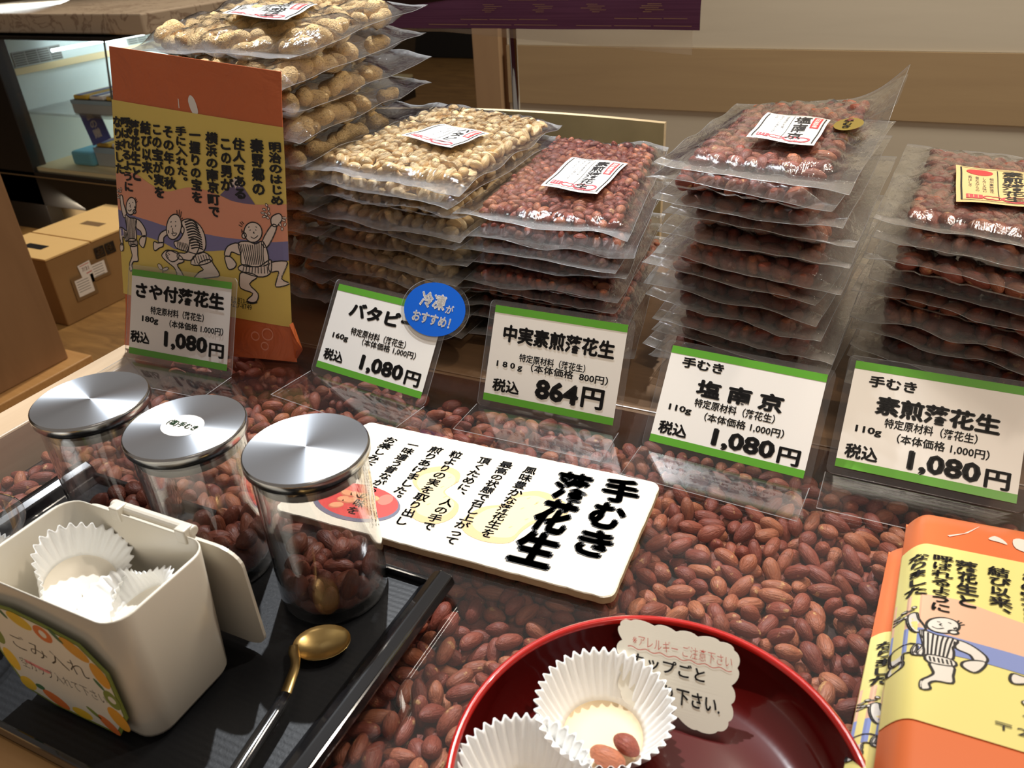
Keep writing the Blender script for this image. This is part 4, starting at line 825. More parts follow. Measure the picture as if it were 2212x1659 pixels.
# ------------------------------------------------------------------ paper wrap art shared by the orange packets
WAVES= [[-7, 636, 124, 657, 184, 637, 253, 610, 333, 595, 405, 617, 477, 638, 567, 637, 650, 621, 713, 606, 781, 605, 839, 606, 995, 630], [-1, 451, 129, 435, 225, 428, 333, 417, 548, 416, 661, 415, 812, 424, 903, 428, 998, 446], [-3, 312, 128, 339, 218, 339, 312, 324, 379, 307, 555, 328, 663, 349, 755, 342, 885, 331, 996, 347]]
ART= [('m',1,[647,625,697,674,729,719,758,707,794,664,839,606,771,603,713,606]),('w',1,[700,676,714,701,730,721,751,716,767,696,756,679,747,689,734,669,728,691,712,672]),('s',1,[25,522,42,528,48,490,64,439,44,415,29,459]),('s',1,[46,351,8,358,-2,329,7,270,24,273,25,311,46,308]),('s',1,[4,270,24,273,24,242,0,233]),('s',1,[77,274,122,284,123,235,122,201,91,191,78,170,81,148,64,136,62,173,78,205,85,229]),('s',1,[129,421,158,413,186,377,187,346,164,338,154,363,126,378]),('s',1,[161,338,186,344,179,308,163,279,141,293,141,316]),('t',1,[53,429,87,422,130,423,121,377,123,350,115,308,52,298,61,351]),('t',1,[46,348,61,345,62,300,44,294,39,319]),('t',1,[70,308,120,314,125,284,74,272]),('s',1,[132,487,123,463,107,445,89,438,74,443,65,459,66,482,75,505,91,523,108,530,124,525,132,509]),('s',1,[131,461,129,456,125,451,120,449,115,450,112,453,111,458,113,463,117,468,122,470,127,469,130,466]),('k',0,[86,496,93,498]),('k',0,[109,507,116,504]),('k',0,[76,462,88,457,101,469]),('k',0,[96,492,92,481,98,478]),('k',0,[132,515,138,527]),('k',0,[128,520,132,533]),('k',0,[134,507,144,517]),('k',0,[126,491,126,480]),('k',0,[122,485,123,475]),('k',0,[59,424,61,379,63,308]),('k',0,[69,424,70,381,71,310]),('k',0,[80,424,79,382,78,311]),('k',0,[90,424,88,384,86,312]),('k',0,[101,424,97,385,94,313]),('k',0,[111,424,106,386,102,315]),('k',0,[121,424,116,388,109,316]),('k',0,[75,302,78,278]),('k',0,[83,303,86,280]),('k',0,[92,304,95,281]),('k',0,[100,306,103,282]),('k',0,[109,307,112,284]),('k',0,[117,309,120,285]),('l',1,[16,543,12,542,5,543,0,545,-1,548,3,550,10,549,15,547]),('l',1,[23,547,19,547,15,551,12,556,14,559,18,559,22,556,24,551]),('l',1,[38,548,35,545,28,543,21,543,18,545,21,548,29,550,35,550]),('l',1,[12,530,9,528,2,528,-4,529,-6,532,-2,534,5,535,11,533]),('l',1,[39,555,36,556,32,560,32,565,34,569,37,568,41,564,41,558]),('l',1,[19,520,15,519,9,521,6,525,6,529,10,530,16,527,19,523]),('l',1,[23,510,20,511,18,516,18,522,21,525,24,524,26,518,26,513]),('l',1,[17,512,14,510,7,509,0,510,-2,512,2,515,9,516,15,515]),('s',1,[265,327,270,357,289,382,325,400,332,384,301,356,296,331]),('s',1,[237,324,261,321,292,329,292,309,269,297,240,277,231,293]),('s',1,[503,255,566,288,591,264,621,213,566,193,511,176,497,162,459,158,500,209,528,228]),('s',1,[283,251,288,272,324,295,390,281,415,251,373,227,397,191,403,159,323,154,366,171,354,206,325,224]),('t',1,[486,297,541,320,585,288,523,252,456,245]),('t',1,[417,459,472,478,524,454,550,403,548,341,507,306,446,307,379,313,363,344,396,360,427,410]),('s',1,[465,375,505,373,513,341,467,270,416,261,379,261,384,290,439,303]),('s',1,[313,284,351,297,386,290,381,259,343,237,310,256]),('s',1,[412,425,399,391,377,365,353,355,332,362,321,386,323,419,336,453,357,478,382,489,402,481,413,458]),('s',1,[429,415,427,406,423,399,418,395,413,397,410,403,409,412,411,421,415,428,421,432,426,430,429,424]),('k',0,[350,417,354,426]),('k',0,[376,424,380,434]),('k',0,[360,416,357,396,364,396]),('k',0,[351,387,365,375,384,392,351,387]),('k',0,[392,483,391,511]),('k',0,[402,482,407,516]),('k',0,[411,477,418,509]),('k',0,[415,470,425,477]),('k',0,[321,263,308,272]),('k',0,[324,252,313,261]),('k',0,[332,271,319,281]),('k',0,[348,442,356,448]),('k',0,[376,451,384,450]),('K',0,[434,456,479,474,511,452]),('K',0,[437,443,481,461,514,440]),('K',0,[440,430,484,447,518,429]),('K',0,[443,417,486,434,522,417]),('K',0,[446,405,488,420,526,405]),('K',0,[449,392,491,407,530,394]),('K',0,[452,379,493,393,531,382]),('K',0,[455,366,495,380,532,369]),('K',0,[459,353,498,366,533,357]),('K',0,[462,340,500,352,534,345]),('K',0,[465,327,503,339,536,333]),('k',0,[382,353,386,311]),('k',0,[392,352,397,311]),('k',0,[401,351,408,311]),('k',0,[411,350,418,311]),('k',0,[420,350,429,311]),('k',0,[429,349,440,312]),('k',0,[439,348,451,312]),('k',0,[472,289,483,251]),('k',0,[487,293,498,256]),('k',0,[502,297,513,261]),('k',0,[517,301,528,266]),('k',0,[532,306,543,270]),('k',0,[547,310,558,275]),('k',0,[562,314,573,280]),('k',0,[278,150,280,179]),('k',0,[250,143,278,152,340,158]),('l',1,[275,183,269,182,262,184,255,190,251,198,250,205,254,210,260,212,268,209,274,203,278,196,279,188]),('l',1,[317,200,316,196,311,190,302,184,292,180,284,179,280,182,281,187,286,193,295,198,305,202,313,203]),('s',1,[868,427,921,515,948,514,928,459,889,398]),('s',1,[923,556,963,580,978,555,948,514,923,518]),('s',1,[739,398,678,374,656,325,685,324,699,348,748,341]),('s',1,[658,317,691,320,719,291,707,266,677,254,664,276]),('s',1,[904,323,989,344,982,303,961,250,999,229,930,203,937,246,947,286,901,277]),('s',1,[749,252,834,244,787,196,830,154,823,114,796,100,767,108,802,149,737,165,732,210]),('K',0,[763,100,792,94,823,105]),('t',1,[739,400,792,415,831,409,868,428,889,398,898,339,877,305,758,286,748,341]),('t',1,[733,260,755,292,837,292,898,336,912,330,901,267,837,241]),('s',1,[870,478,865,452,848,429,824,416,799,417,781,431,772,454,778,481,794,503,818,516,843,515,862,502]),('s',1,[784,444,782,437,777,431,771,428,765,429,761,433,760,440,762,447,767,453,773,456,779,455,783,450]),('k',0,[803,473,810,477]),('k',0,[834,481,840,479]),('k',0,[808,442,826,436,848,454]),('k',0,[828,470,822,463,830,463]),('k',0,[767,493,752,507]),('k',0,[764,484,745,492]),('k',0,[760,473,760,454]),('k',0,[774,500,762,512]),('k',0,[766,466,768,452]),('k',0,[796,487,804,491]),('k',0,[836,496,844,494]),('k',0,[831,409,818,419]),('k',0,[752,397,765,344,775,293]),('k',0,[764,398,775,346,785,294]),('k',0,[777,399,786,347,795,296]),('k',0,[789,400,797,349,805,298]),('k',0,[802,401,807,351,815,300]),('k',0,[814,402,818,353,824,301]),('k',0,[827,416,828,355,834,303]),('k',0,[840,419,839,356,844,305]),('k',0,[852,423,849,358,854,306]),('k',0,[865,426,860,360,864,308]),('k',0,[877,429,870,362,874,310]),('k',0,[761,281,752,247]),('k',0,[777,284,770,249]),('k',0,[793,286,787,252]),('k',0,[809,289,804,254]),('k',0,[825,292,821,257]),('k',0,[840,294,838,259]),('k',0,[856,297,855,262]),('k',0,[872,300,873,264]),('k',0,[888,303,890,266]),('l',1,[904,605,899,605,895,610,894,617,897,621,902,620,906,615,907,609]),('l',1,[897,587,892,584,884,584,878,587,877,591,881,594,889,594,895,591]),('l',1,[910,586,906,588,904,594,905,601,909,604,913,603,915,596,914,590]),('l',1,[890,572,886,568,878,566,871,567,868,571,872,574,880,576,888,575]),('l',1,[902,560,897,559,891,562,887,567,888,571,893,573,899,570,903,565]),('l',1,[916,566,911,566,906,571,905,577,907,581,912,581,917,577,918,571]),('l',1,[895,558,893,553,886,549,878,547,874,549,876,553,883,558,891,559]),('l',1,[910,545,905,544,899,547,896,553,897,557,903,558,909,555,912,549]),('l',1,[993,546,988,544,980,545,975,550,975,554,980,556,987,555,993,551]),('l',1,[970,517,965,518,961,523,960,529,963,534,968,533,972,528,973,522]),('l',1,[986,520,983,523,984,529,987,536,992,539,995,536,995,529,991,522]),('l',1,[975,496,971,498,969,504,971,511,975,514,979,513,981,506,979,500]),('l',1,[998,561,994,558,986,557,979,558,977,562,981,565,989,567,996,565])]
COLS = [('明治のはじめ', 0.96, 0.915, 0.628), ('秦野郷の', 0.861, 0.916, 0.662), ('住人である', 0.762, 0.906, 0.63), ('この男が', 0.689, 0.9, 0.659), ('横浜の南京町で', 0.61, 0.914, 0.519), ('一握りの宝を', 0.515, 0.916, 0.575), ('手に入れた。', 0.434, 0.917, 0.649), ('その年の秋', 0.359, 0.911, 0.62), ('この宝が実を', 0.289, 0.913, 0.564), ('結び以来、', 0.221, 0.912, 0.612), ('落花生と', 0.148, 0.909, 0.627), ('呼ばれるように', 0.091, 0.917, 0.565), ('なりました', 0.037, 0.913, 0.646)]
def wrap_art(S, root, pale=False, smin=-1, x1=1.0):
    P_, B_, K_ = ('art_pink_lit', 'art_purple_lit', 'white_print') if pale else ('art_pink', 'art_purple', 'art_skin')  # pale set carries the light painted into the lying packets
    d = Decal(S, 0.0003); f = lambda a: np.array(a, float).reshape(-1, 2)/1000
    cl = lambda V: np.clip(V, [0.0, -1], [1.0, 2])
    T_, M_, L_ = (smoothpoly(cl(f(w)), False, 4) for w in WAVES)
    def strip(A_, B2, mat):
        xs = np.linspace(0, 1, 40); a = np.interp(xs, A_[:, 0], A_[:, 1]); b_ = np.interp(xs, B2[:, 0], B2[:, 1]); V = np.r_[np.c_[xs, b_], np.c_[xs, a]]; d.shape(V, [(i, i+1, 41+i, 40+i) for i in range(39)], mat)
    strip(T_, M_, P_); d.layer = 1; strip(M_, L_, B_); d.build('colour_bands', root)
    d = Decal(S, 0.0005)
    for n_, (k, closed, pts) in enumerate(ART):
        P = f(pts); P[:, 0] = np.clip(P[:, 0], 0.001, 0.999)
        d.layer = n_*0.14
        if k == 'm': d.poly(P, 'art_mountain')
        elif k == 'w': d.poly(P, K_)
        elif k in 'st': d.poly(P, K_, 3); d.layer += 0.06; d.line(P, 0.0060, 'ink', 3, True)
        elif k == 'l': d.poly(P, K_); d.layer += 0.05; d.line(P, 0.003, 'ink', 0, True)
        elif k in 'kK': d.line(P, 0.0042 if k == 'k' else 0.0075, 'ink', 3 if len(P) > 2 else 0)
    d.build('line_drawing', root)
    d = Decal(S, 0.0009)
    for txt, x, a, b_ in COLS: d.col(txt, min(x, 0.955), a+0.012, b_-0.01, 0.052 if pale else 0.070, 'ink', 0.03 if pale else 0.045, 0.16, 2)
    d.build('brush_writing', root); return d

# standing orange packet
BL, BR, TR, TL = [np.array(p) for p in ((-0.7700, 0.5500, 0.0035), (-0.5630, 0.5870, 0.0035), (-0.5755, 0.6660, 0.2862), (-0.7610, 0.6300, 0.3122))]
root = thing('orange_packet', 'tall orange paper packet with a yellow printed wrap standing behind the first price card', 'packet', (-0.66, 0.58, 0.0025))
bul = lambda x, y: 0.0085*np.sin(np.pi*np.clip(x, 0, 1))**0.6*np.sin(np.pi*np.clip(y*0.86+0.08, 0, 1))**0.8
Sp = quad_map(BL, BR, TR, TL, lambda x, y: bul(x, y)+0.0012*np.sin(x*9+y*14)*np.clip(y*3-2.1, 0, 1))
nx, ny = 26, 34; G = np.array([(x, y) for y in np.linspace(0, 1, ny) for x in np.linspace(0, 1, nx)])
Fp = Sp(G, 0); thick = np.array([0.006, 0.030, 0]); prof = (1-G[:, 1:2]**2.2)*np.sin(np.pi*np.clip(G[:, :1], 0.0, 1))**0.9; Bp = Fp+thick*prof*0.9+np.array([0, 0.0008, 0])
Fp2 = Fp.copy(); low = np.clip(1-G[:, 1]/0.14, 0, 1); Fp2[:, 0] += (np.abs(G[:, 0]-0.5)*2)**6*low*0.006*np.sign(G[:, 0]-0.5)
m = MB(); m.add(Fp2, grid(nx, ny), 'orange_paper'); m.add(Bp, [f_[::-1] for f_ in grid(nx, ny)], 'orange_paper')
ring = [i for i in range(nx)]+[j*nx+nx-1 for j in range(1, ny)]+[(ny-1)*nx+i for i in range(nx-2, -1, -1)]+[j*nx for j in range(ny-2, 0, -1)]; k = len(ring)
m.add(np.r_[Fp2[ring], Bp[ring]], [(i, k+i, k+(i+1) % k, (i+1) % k) for i in range(k)], 'orange_paper'); m.build('packet_body', root, True)
m = MB(); e_ = Fp2[nx-1]; m.add([e_+[0, 0, 0.045], e_+[0.006, -0.001, 0.028], e_+[-0.003, 0.001, 0.0], e_+[0, 0.006, 0.045], e_+[0.004, 0.008, 0.012]], [(0, 2, 1), (1, 2, 4), (0, 1, 3), (1, 4, 3)], 'orange_paper'); m.build('corner_fold', root)
y_tl, y_bl = 0.838, 0.192; y_tr, y_br = 0.822, 0.128
Sw = lambda V, off=0: Sp(np.c_[V[:, 0]*1.012-0.006, (y_bl*(1-V[:, 0])+y_br*V[:, 0])*(1-V[:, 1])+(y_tl*(1-V[:, 0])+y_tr*V[:, 0])*V[:, 1]], off+0.0009)
m = MB(); G2 = np.array([(x, y) for y in np.linspace(0, 1, 24) for x in np.linspace(0, 1, 22)]); V1 = Sw(G2); m.add(V1, grid(22, 24), 'yellow_paper')
pass
wr = m.build('yellow_wrap', root, True)
wrap_art(Sw, wr)
d = Decal(Sw, 0.0006)
d.fit('堀上町3-30', 0.66, 0.79, 0.085, 0.115, 'ink', 0); d.fit('045-227-8749', 0.63, 0.79, 0.058, 0.085, 'ink', 0); d.build('address_print', wr)
d = Decal(Sp, 0.0005)
d.poly([(0.50, 0.83), (0.475, 0.865), (0.485, 0.885), (0.51, 0.875), (0.53, 0.845), (0.53, 0.83)], 'art_white', 3); d.poly([(0.42, 0.84), (0.415, 0.87), (0.42, 0.868), (0.425, 0.84)], 'art_white')
for cx, cy, r_ in ((0.80, 0.085, 0.022), (0.87, 0.095, 0.03), (0.85, 0.05, 0.02)): d.line([(cx+r_*math.cos(a), cy+r_*0.7*math.sin(a)) for a in np.linspace(0, 2*math.pi, 20)], 0.005, 'art_pink')
d.build('white_print_marks', root)['kind'] = 'stuff'

# two packets lying at the right
def lying(label, BL, BR, TR, TL, th, band, art):
    BL, BR, TR, TL = (np.array(p, float) for p in (BL, BR, TR, TL)); root = thing('orange_packet', label, 'packet', tuple((BL+BR+TR+TL)/4-np.array([0, 0, th])))
    bl = lambda x, y: -th*0.85*(1-np.clip(x/0.06, 0, 1))**2.2-th*0.85*(1-np.clip((1-x)/0.06, 0, 1))**2.2-0.3*th*(1-np.clip((1-y)/0.05, 0, 1))**2
    S = quad_map(BL, BR, TR, TL, bl); nx, ny = 40, 26
    xs = np.r_[np.linspace(0, 0.08, 10)[:-1], np.linspace(0.08, 0.92, 22), np.linspace(0.92, 1, 10)[1:]]; nx = len(xs)
    G = np.array([(x, y) for y in np.linspace(0, 1, ny) for x in xs]); m = MB(); Vt = S(G); Vb = quad_map(BL, BR, TR, TL, lambda x, y: -th+0*x)(G); m.add(Vt, grid(nx, ny), 'orange_gloss_lit'); m.add(Vb, [f_[::-1] for f_ in grid(nx, ny)], 'orange_gloss_lit')
    ring = [i for i in range(nx)]+[j*nx+nx-1 for j in range(1, ny)]+[(ny-1)*nx+i for i in range(nx-2, -1, -1)]+[j*nx for j in range(ny-2, 0, -1)]; k = len(ring)
    m.add(np.r_[Vt[ring], Vb[ring]], [(i, k+i, k+(i+1) % k, (i+1) % k) for i in range(k)], 'orange_gloss_lit'); m.build('packet_body', root, True)
    y0, y1 = band; Sw = lambda V, off=0: S(np.c_[V[:, 0], y0+(y1-y0)*V[:, 1]], off+0.0008)
    G2 = np.array([(x, y) for y in np.linspace(0, 1, 14) for x in xs]); m = MB(); m.add(Sw(G2), grid(nx, 14), 'yellow_paper_lit')
    e_ = Sw(np.c_[np.zeros(14), np.linspace(0, 1, 14)]); e2 = e_-np.array([0.0003, 0, th*0.15]); m.add(np.r_[e_, e2], [(i, i+1, 15+i, 14+i) for i in range(13)], 'yellow_paper_lit')
    wr = m.build('yellow_wrap', root, True)
    wrap_art(Sw, wr, True)
    d = Decal(Sw, 0.0006); d.fit('〒259-1321秦野市曲松2-', 0.20, 0.66, 0.055, 0.095, 'ink', 0); d.fit('（有）', 0.50, 0.62, 0.12, 0.16, 'ink', 0); d.build('address_print', wr)
    d = Decal(S, 0.0006)
    d.poly([(0.10, 0.875), (0.14, 0.90), (0.175, 0.945), (0.18, 0.95), (0.15, 0.905), (0.105, 0.87)], 'art_white'); d.poly([(0.20, 0.895), (0.215, 0.915), (0.235, 0.905), (0.245, 0.885), (0.225, 0.89)], 'art_white', 3); d.poly([(0.265, 0.875), (0.26, 0.915), (0.285, 0.925), (0.305, 0.89), (0.305, 0.865)], 'art_white', 3)
    o = [(0.155+0.022*math.sin(a)*(1-0.35*math.exp(-(math.cos(a)/0.3)**2))+0.006*math.cos(a), 0.085+0.028*math.cos(a)) for a in np.linspace(0, 2*math.pi, 24)[:-1]]; d.poly(o, 'art_white')
    d.layer = 2; d.col('落花生', 0.155, 0.107, 0.063, 0.012, 'stamp_red', 0); d.layer = 0
    d.poly([(0.05, 0.03), (0.055, 0.06), (0.085, 0.07), (0.105, 0.05), (0.09, 0.045), (0.075, 0.05), (0.065, 0.035), (0.07, 0.02)], 'art_white', 3); d.build('white_print_marks', root)['kind'] = 'stuff'
    return root
lying('orange packet with a yellow wrap lying uppermost at the right edge', (0.0355, 0.262, 0.068), (0.280, 0.262, 0.068), (0.290, 0.545, 0.032), (0.0452, 0.534, 0.028), 0.016, (0.19, 0.815), True)
lying('orange packet lying beneath the uppermost one at the right edge', (0.0215, 0.235, 0.048), (0.26, 0.235, 0.048), (0.28, 0.515, 0.016), (0.0365, 0.508, 0.0140), 0.0105, (0.12, 0.62), False)

# ------------------------------------------------------------------ tray
tu0, tu1, tv0, tv1 = -0.602, -0.236, 0.144, 0.351
root = thing('serving_tray', 'black lacquer serving tray with rolled ends holding jars and a spoon', 'tray', ((tu0+tu1)/2, (tv0+tv1)/2, 0.0025))
MB().box(tu0+0.01, tu1-0.01, tv0+0.002, tv1-0.002, 0.0026, 0.0060, 'tray_floor').build('tray_floor', root)
m = MB(); m.box(tu0+0.012, tu1-0.012, tv1-0.004, tv1, 0.0026, 0.0125, 'black_lacquer'); m.build('long_rim', root, bevel=0.0012)
m = MB(); m.box(tu0+0.012, tu1-0.012, tv0, tv0+0.004, 0.0026, 0.0125, 'black_lacquer'); m.build('long_rim', root, bevel=0.0012)
for s, x in ((1, tu1), (-1, tu0)):
    prof = [(-0.024, 0.0027), (-0.022, 0.0065), (-0.016, 0.0105), (-0.013, 0.0180), (-0.006, 0.0215), (0.002, 0.0195), (0.004, 0.0130), (-0.001, 0.0045), (-0.006, 0.0027)]
    m = MB(); ys = [tv0-0.001, tv1+0.001]; n = len(prof); V = [(x+s*p[0], y, p[1]) for y in ys for p in prof]; fc = [(i, (i+1) % n, n+(i+1) % n, n+i) for i in range(n)]+[tuple(range(n)), tuple(range(n, 2*n))]
    m.add(V, fc if s > 0 else [f_[::-1] for f_ in fc], 'black_lacquer'); m.build('rolled_end', root, False, bevel=0.0012)

# ------------------------------------------------------------------ jars
def jar(label, c, ztop, fill, n, grp, seed, sticker_=False, nlab=''):
    cx, cy = c; root = thing('glass_jar', label, 'jar', (cx, cy, 0.0061)); z0 = 0.0062; r = 0.0372
    prof = [(0.0, z0+0.0001), (0.033, z0+0.0001), (0.0362, z0+0.0015), (r, z0+0.006), (r, ztop-0.009)]
    m = MB(); V, F = lathe(prof, 72, (cx, cy, 0)); m.add(V, F, 'jar_glass')
    prof = [(0.0, z0+0.005), (0.031, z0+0.005), (0.0345, z0+0.009), (r-0.0018, z0+0.014), (r-0.0018, ztop-0.009)]; V, F = lathe(prof, 72, (cx, cy, 0)); m.add(V, [f[::-1] for f in F], 'jar_glass')
    V, F = lathe([(r, ztop-0.009), (r-0.0018, ztop-0.009)], 72, (cx, cy, 0)); m.add(V, F, 'edge_glint'); m.build('glass', root, True)
    lid = MB(); V, F = lathe([(0.0, 0), (0.0004, 0), (0.02, 0), (0.0391, 0)], 96, (0, 0, 0)); lid.add(V, F, 'steel_lid'); V, F = lathe([(0.0391, 0), (0.0400, -0.0006), (0.0402, -0.0018)], 96, (0, 0, 0)); lid.add(V, F, 'steel_side')
    V, F = lathe([(0.0402, -0.0018), (0.0402, -0.0062), (0.0390, -0.0068), (0.0380, -0.0068)], 96, (0, 0, 0)); lid.add(V, F, 'steel_side')
    o = lid.build('steel_lid', None, True); o.parent = root; o.location = (0, 0, ztop-0.0061)
    m = MB(); V, F = lathe([(0.0384, ztop-0.0068), (0.0384, ztop-0.0088), (0.0352, ztop-0.009), (0.0352, ztop-0.0128)], 72, (cx, cy, 0)); m.add(V, F, 'rubber_black'); m.build('gasket', root, True)
    m = MB(); V, F = lathe([(0.0352, ztop-0.0129), (0.0350, ztop-0.0175), (0.03, ztop-0.0178), (0, ztop-0.0178)], 72, (cx, cy, 0)); m.add(V, F, 'rubber_grey'); m.build('inner_seal', root, True)
    if sticker_:
        S = plane_map((cx-0.001, cy-0.001, ztop+0.0002), (1, 0, 0), (0, 1, 0)); d = Decal(S, 0); d.poly([(0.0155*math.cos(a), 0.0125*math.sin(a)) for a in [2*math.pi*k/32 for k in range(32)]], 'sticker_cream' if 0 else 'white_print'); st = d.build('round_sticker', root)
        d = Decal(S, 0.0003); d.fit('(塩)手むき', -0.0125, 0.0125, -0.0035, 0.0035, 'leaf_dark', 0.02); d.build('printed_text', st)
    zi = z0+0.0055; ri = r-0.002
    def place(q, n): a = q.uniform(0, 6.28, n); rr = ri*0.8*np.sqrt(q.rand(n)); return np.c_[cx+rr*np.cos(a), cy+rr*np.sin(a), q.uniform(zi+0.005, fill*1.6, n)]
    def conf(P, r_):
        d = P[:, :2]-[cx, cy]; l = np.hypot(d[:, 0], d[:, 1])+1e-9; k = np.minimum(1, (ri-r_)/l); P[:, :2] = [cx, cy]+d*k[:, None]; P[:, 2] = np.maximum(P[:, 2], zi+r_); return P
    A, B = pack(n, 0.0064, 0.0095, place, conf, 220, seed, 0.0011, 0)
    cc = (A+B)/2; dv = np.array([cx, cy])/np.hypot(cx, cy); rad = np.hypot(cc[:, 0]-cx, cc[:, 1]-cy); fac = -((cc[:, :2]-[cx, cy])@dv)+1.1*(cc[:, 2]-zi)*(rad < 9)
    o_ = np.argsort(-fac); s_, r_ = o_[:30], o_[30:]
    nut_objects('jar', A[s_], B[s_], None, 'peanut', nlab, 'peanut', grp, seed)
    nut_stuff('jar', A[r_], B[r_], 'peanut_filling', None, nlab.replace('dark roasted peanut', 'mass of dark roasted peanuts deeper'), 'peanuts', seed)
J = [(-0.4976, 0.313), (-0.4054, 0.3116), (-0.3123, 0.3212)]; ZT = 0.1275
jar('glass jar with a bare brushed steel lid, leftmost of the three jars on the tray', J[0], ZT, 0.05, 62, 'peanuts in the left jar', 21, nlab='dark roasted peanut inside the leftmost glass jar')
jar('glass jar with a round written sticker on its steel lid, middle of three', J[1], ZT, 0.07, 88, 'peanuts in the middle jar', 22, True, nlab='dark roasted peanut inside the middle glass jar with the sticker')
jar('glass jar nearest the paper board, rightmost of the three jars on the tray', J[2], ZT, 0.06, 74, 'peanuts in the right jar', 23, nlab='dark roasted peanut inside the rightmost glass jar beside the paper board')

# ------------------------------------------------------------------ spoon
root = thing('spoon', 'gold-coloured spoon with a glossy black handle resting on the tray', 'spoon', (-0.28, 0.23, 0.006))
def spoonpt(a, r_): return np.array([math.cos(a)*0.0145*r_, math.sin(a)*0.0185*r_])
bc = np.array([-0.2868, 0.2722]); ang = math.radians(-58)
V = []; F = []; nr, na = 6, 28
for side in (0, 1):
    for i in range(nr):
        r_ = (i+1)/nr
        for j in range(na):
            p = spoonpt(2*math.pi*j/na, r_); x = p[0]*math.cos(ang)-p[1]*math.sin(ang); y = p[0]*math.sin(ang)+p[1]*math.cos(ang)
            V.append((bc[0]+x, bc[1]+y, 0.0070+0.0058*r_**2-(0.0007 if side else 0)))
for side in (0, 1):
    b_ = side*nr*na; F.append(tuple(b_+j for j in range(na))[::1 if side == 0 else -1])
    for i in range(nr-1):
        for j in range(na): f_ = (b_+i*na+j, b_+i*na+(j+1) % na, b_+(i+1)*na+(j+1) % na, b_+(i+1)*na+j); F.append(f_[::-1] if side == 0 else f_)
e_ = (nr-1)*na; F += [(e_+j, e_+(j+1) % na, nr*na+e_+(j+1) % na, nr*na+e_+j) for j in range(na)]
MB().add(np.array(V), F, 'brass').build('spoon_bowl', root, True)
path = smoothpoly([(-0.3020, 0.2628, 0.0127), (-0.2985, 0.2585, 0.0130), (-0.2925, 0.2530, 0.0145), (-0.2868, 0.2455, 0.0165), (-0.2830, 0.2370, 0.0172), (-0.2793, 0.2270, 0.0165)], False, 5)
wd = np.interp(np.linspace(0, 1, len(path)), [0, 0.2, 0.5, 1], [0.0026, 0.0034, 0.0028, 0.0034]); V = []
for i, p in enumerate(path):
    t_ = path[min(i+1, len(path)-1)]-path[max(i-1, 0)]; t_ /= np.linalg.norm(t_); s_ = np.cross(t_, [0, 0, 1]); s_ /= np.linalg.norm(s_)
    for a, b_ in ((-1, 0), (0, 0.0004), (1, 0), (1, -0.0012), (-1, -0.0012)): V.append(p+s_*wd[i]*a+np.array([0, 0, b_]))
F = [(i*5+j, (i+1)*5+j, (i+1)*5+(j+1) % 5, i*5+(j+1) % 5) for i in range(len(path)-1) for j in range(5)]
MB().add(np.array(V), F, 'brass').build('neck', root, True)
V, F = tube([(-0.2795, 0.2285, 0.0160), (-0.2770, 0.2150, 0.0165), (-0.2725, 0.1850, 0.0172), (-0.2660, 0.1450, 0.0182), (-0.2610, 0.1150, 0.0180)], [0.0040, 0.0043, 0.0046, 0.0046, 0.0040], 16, 0.62); MB().add(V, F, 'black_lacquer').build('handle', root, True)

# ------------------------------------------------------------------ white bin with a hinged lid and citrus card
bx0, bx1, by0, by1, bz0, bz1 = -0.4425, -0.3235, 0.1725, 0.2425, 0.0078, 0.1075
root = thing('plastic_bin', 'small white plastic bin with an open flap lid and a citrus-bordered card on its front', 'waste bin', ((bx0+bx1)/2, (by0+by1)/2, 0.0061))
def rrect(x0, x1, y0, y1, r, k=6):
    P = []
    for cx, cy, a0 in ((x1-r, y1-r, 0), (x0+r, y1-r, 90), (x0+r, y0+r, 180), (x1-r, y0+r, 270)):
        for i in range(k+1): a = math.radians(a0+90*i/k); P.append((cx+r*math.cos(a), cy+r*math.sin(a)))
    return P
def loop(z, ins, r): 
    tp = (1-(z-bz0)/(bz1-bz0)); i_ = ins+tp*0.0065; return [(x, y, z) for x, y in rrect(bx0+i_, bx1-i_, by0+i_*0.35, by1-i_*0.35, r)]
L_ = [loop(0.0066, 0.008, 0.010), loop(0.0085, 0.0025, 0.013), loop(0.013, 0.0, 0.014), loop(0.06, 0, 0.014), loop(bz1-0.001, 0, 0.014), loop(bz1, 0.0005, 0.0135), loop(bz1, 0.0018, 0.012), loop(bz1-0.001, 0.0022, 0.012), loop(0.05, 0.0022, 0.012), loop(0.014, 0.0026, 0.012), loop(0.010, 0.006, 0.010)]
n = len(L_[0]); V = [p for l_ in L_ for p in l_]; F = [(i*n+j, i*n+(j+1) % n, (i+1)*n+(j+1) % n, (i+1)*n+j) for i in range(len(L_)-1) for j in range(n)]+[tuple(range(n))[::-1], tuple((len(L_)-1)*n+j for j in range(n))]
MB().add(np.array(V), F, 'white_plastic').build('bin_body', root, True)
m = MB(); V, F = tube([(-0.408, 0.2475, 0.1075), (-0.341, 0.2475, 0.1075)], 0.0034, 14); m.add(V, F, 'white_plastic')
for x in (-0.404, -0.350): m.box(x, x+0.008, 0.2405, 0.2485, 0.1015, 0.1118, 'white_plastic')
m.build('hinge', root, bevel=0.001)
Sl = quad_map((-0.4370, 0.2555, 0.012), (-0.3165, 0.2555, 0.012), (-0.3105, 0.2490, 0.100), (-0.4430, 0.2490, 0.100)); P = np.array(rrect(0, 1, 0, 1, 0.14)); P[:, 1] = np.clip(P[:, 1], 0, 1)
m = MB(); k = len(P); m.add(Sl(P, 0.001), [tuple(range(k))], 'white_plastic'); m.add(Sl(P, -0.001), [tuple(range(k))[::-1]], 'white_plastic'); m.add(np.r_[Sl(P, 0.001), Sl(P, -0.001)], [(i, k+i, k+(i+1) % k, (i+1) % k) for i in range(k)], 'white_plastic'); m.build('flap_lid', root, bevel=0.0006)
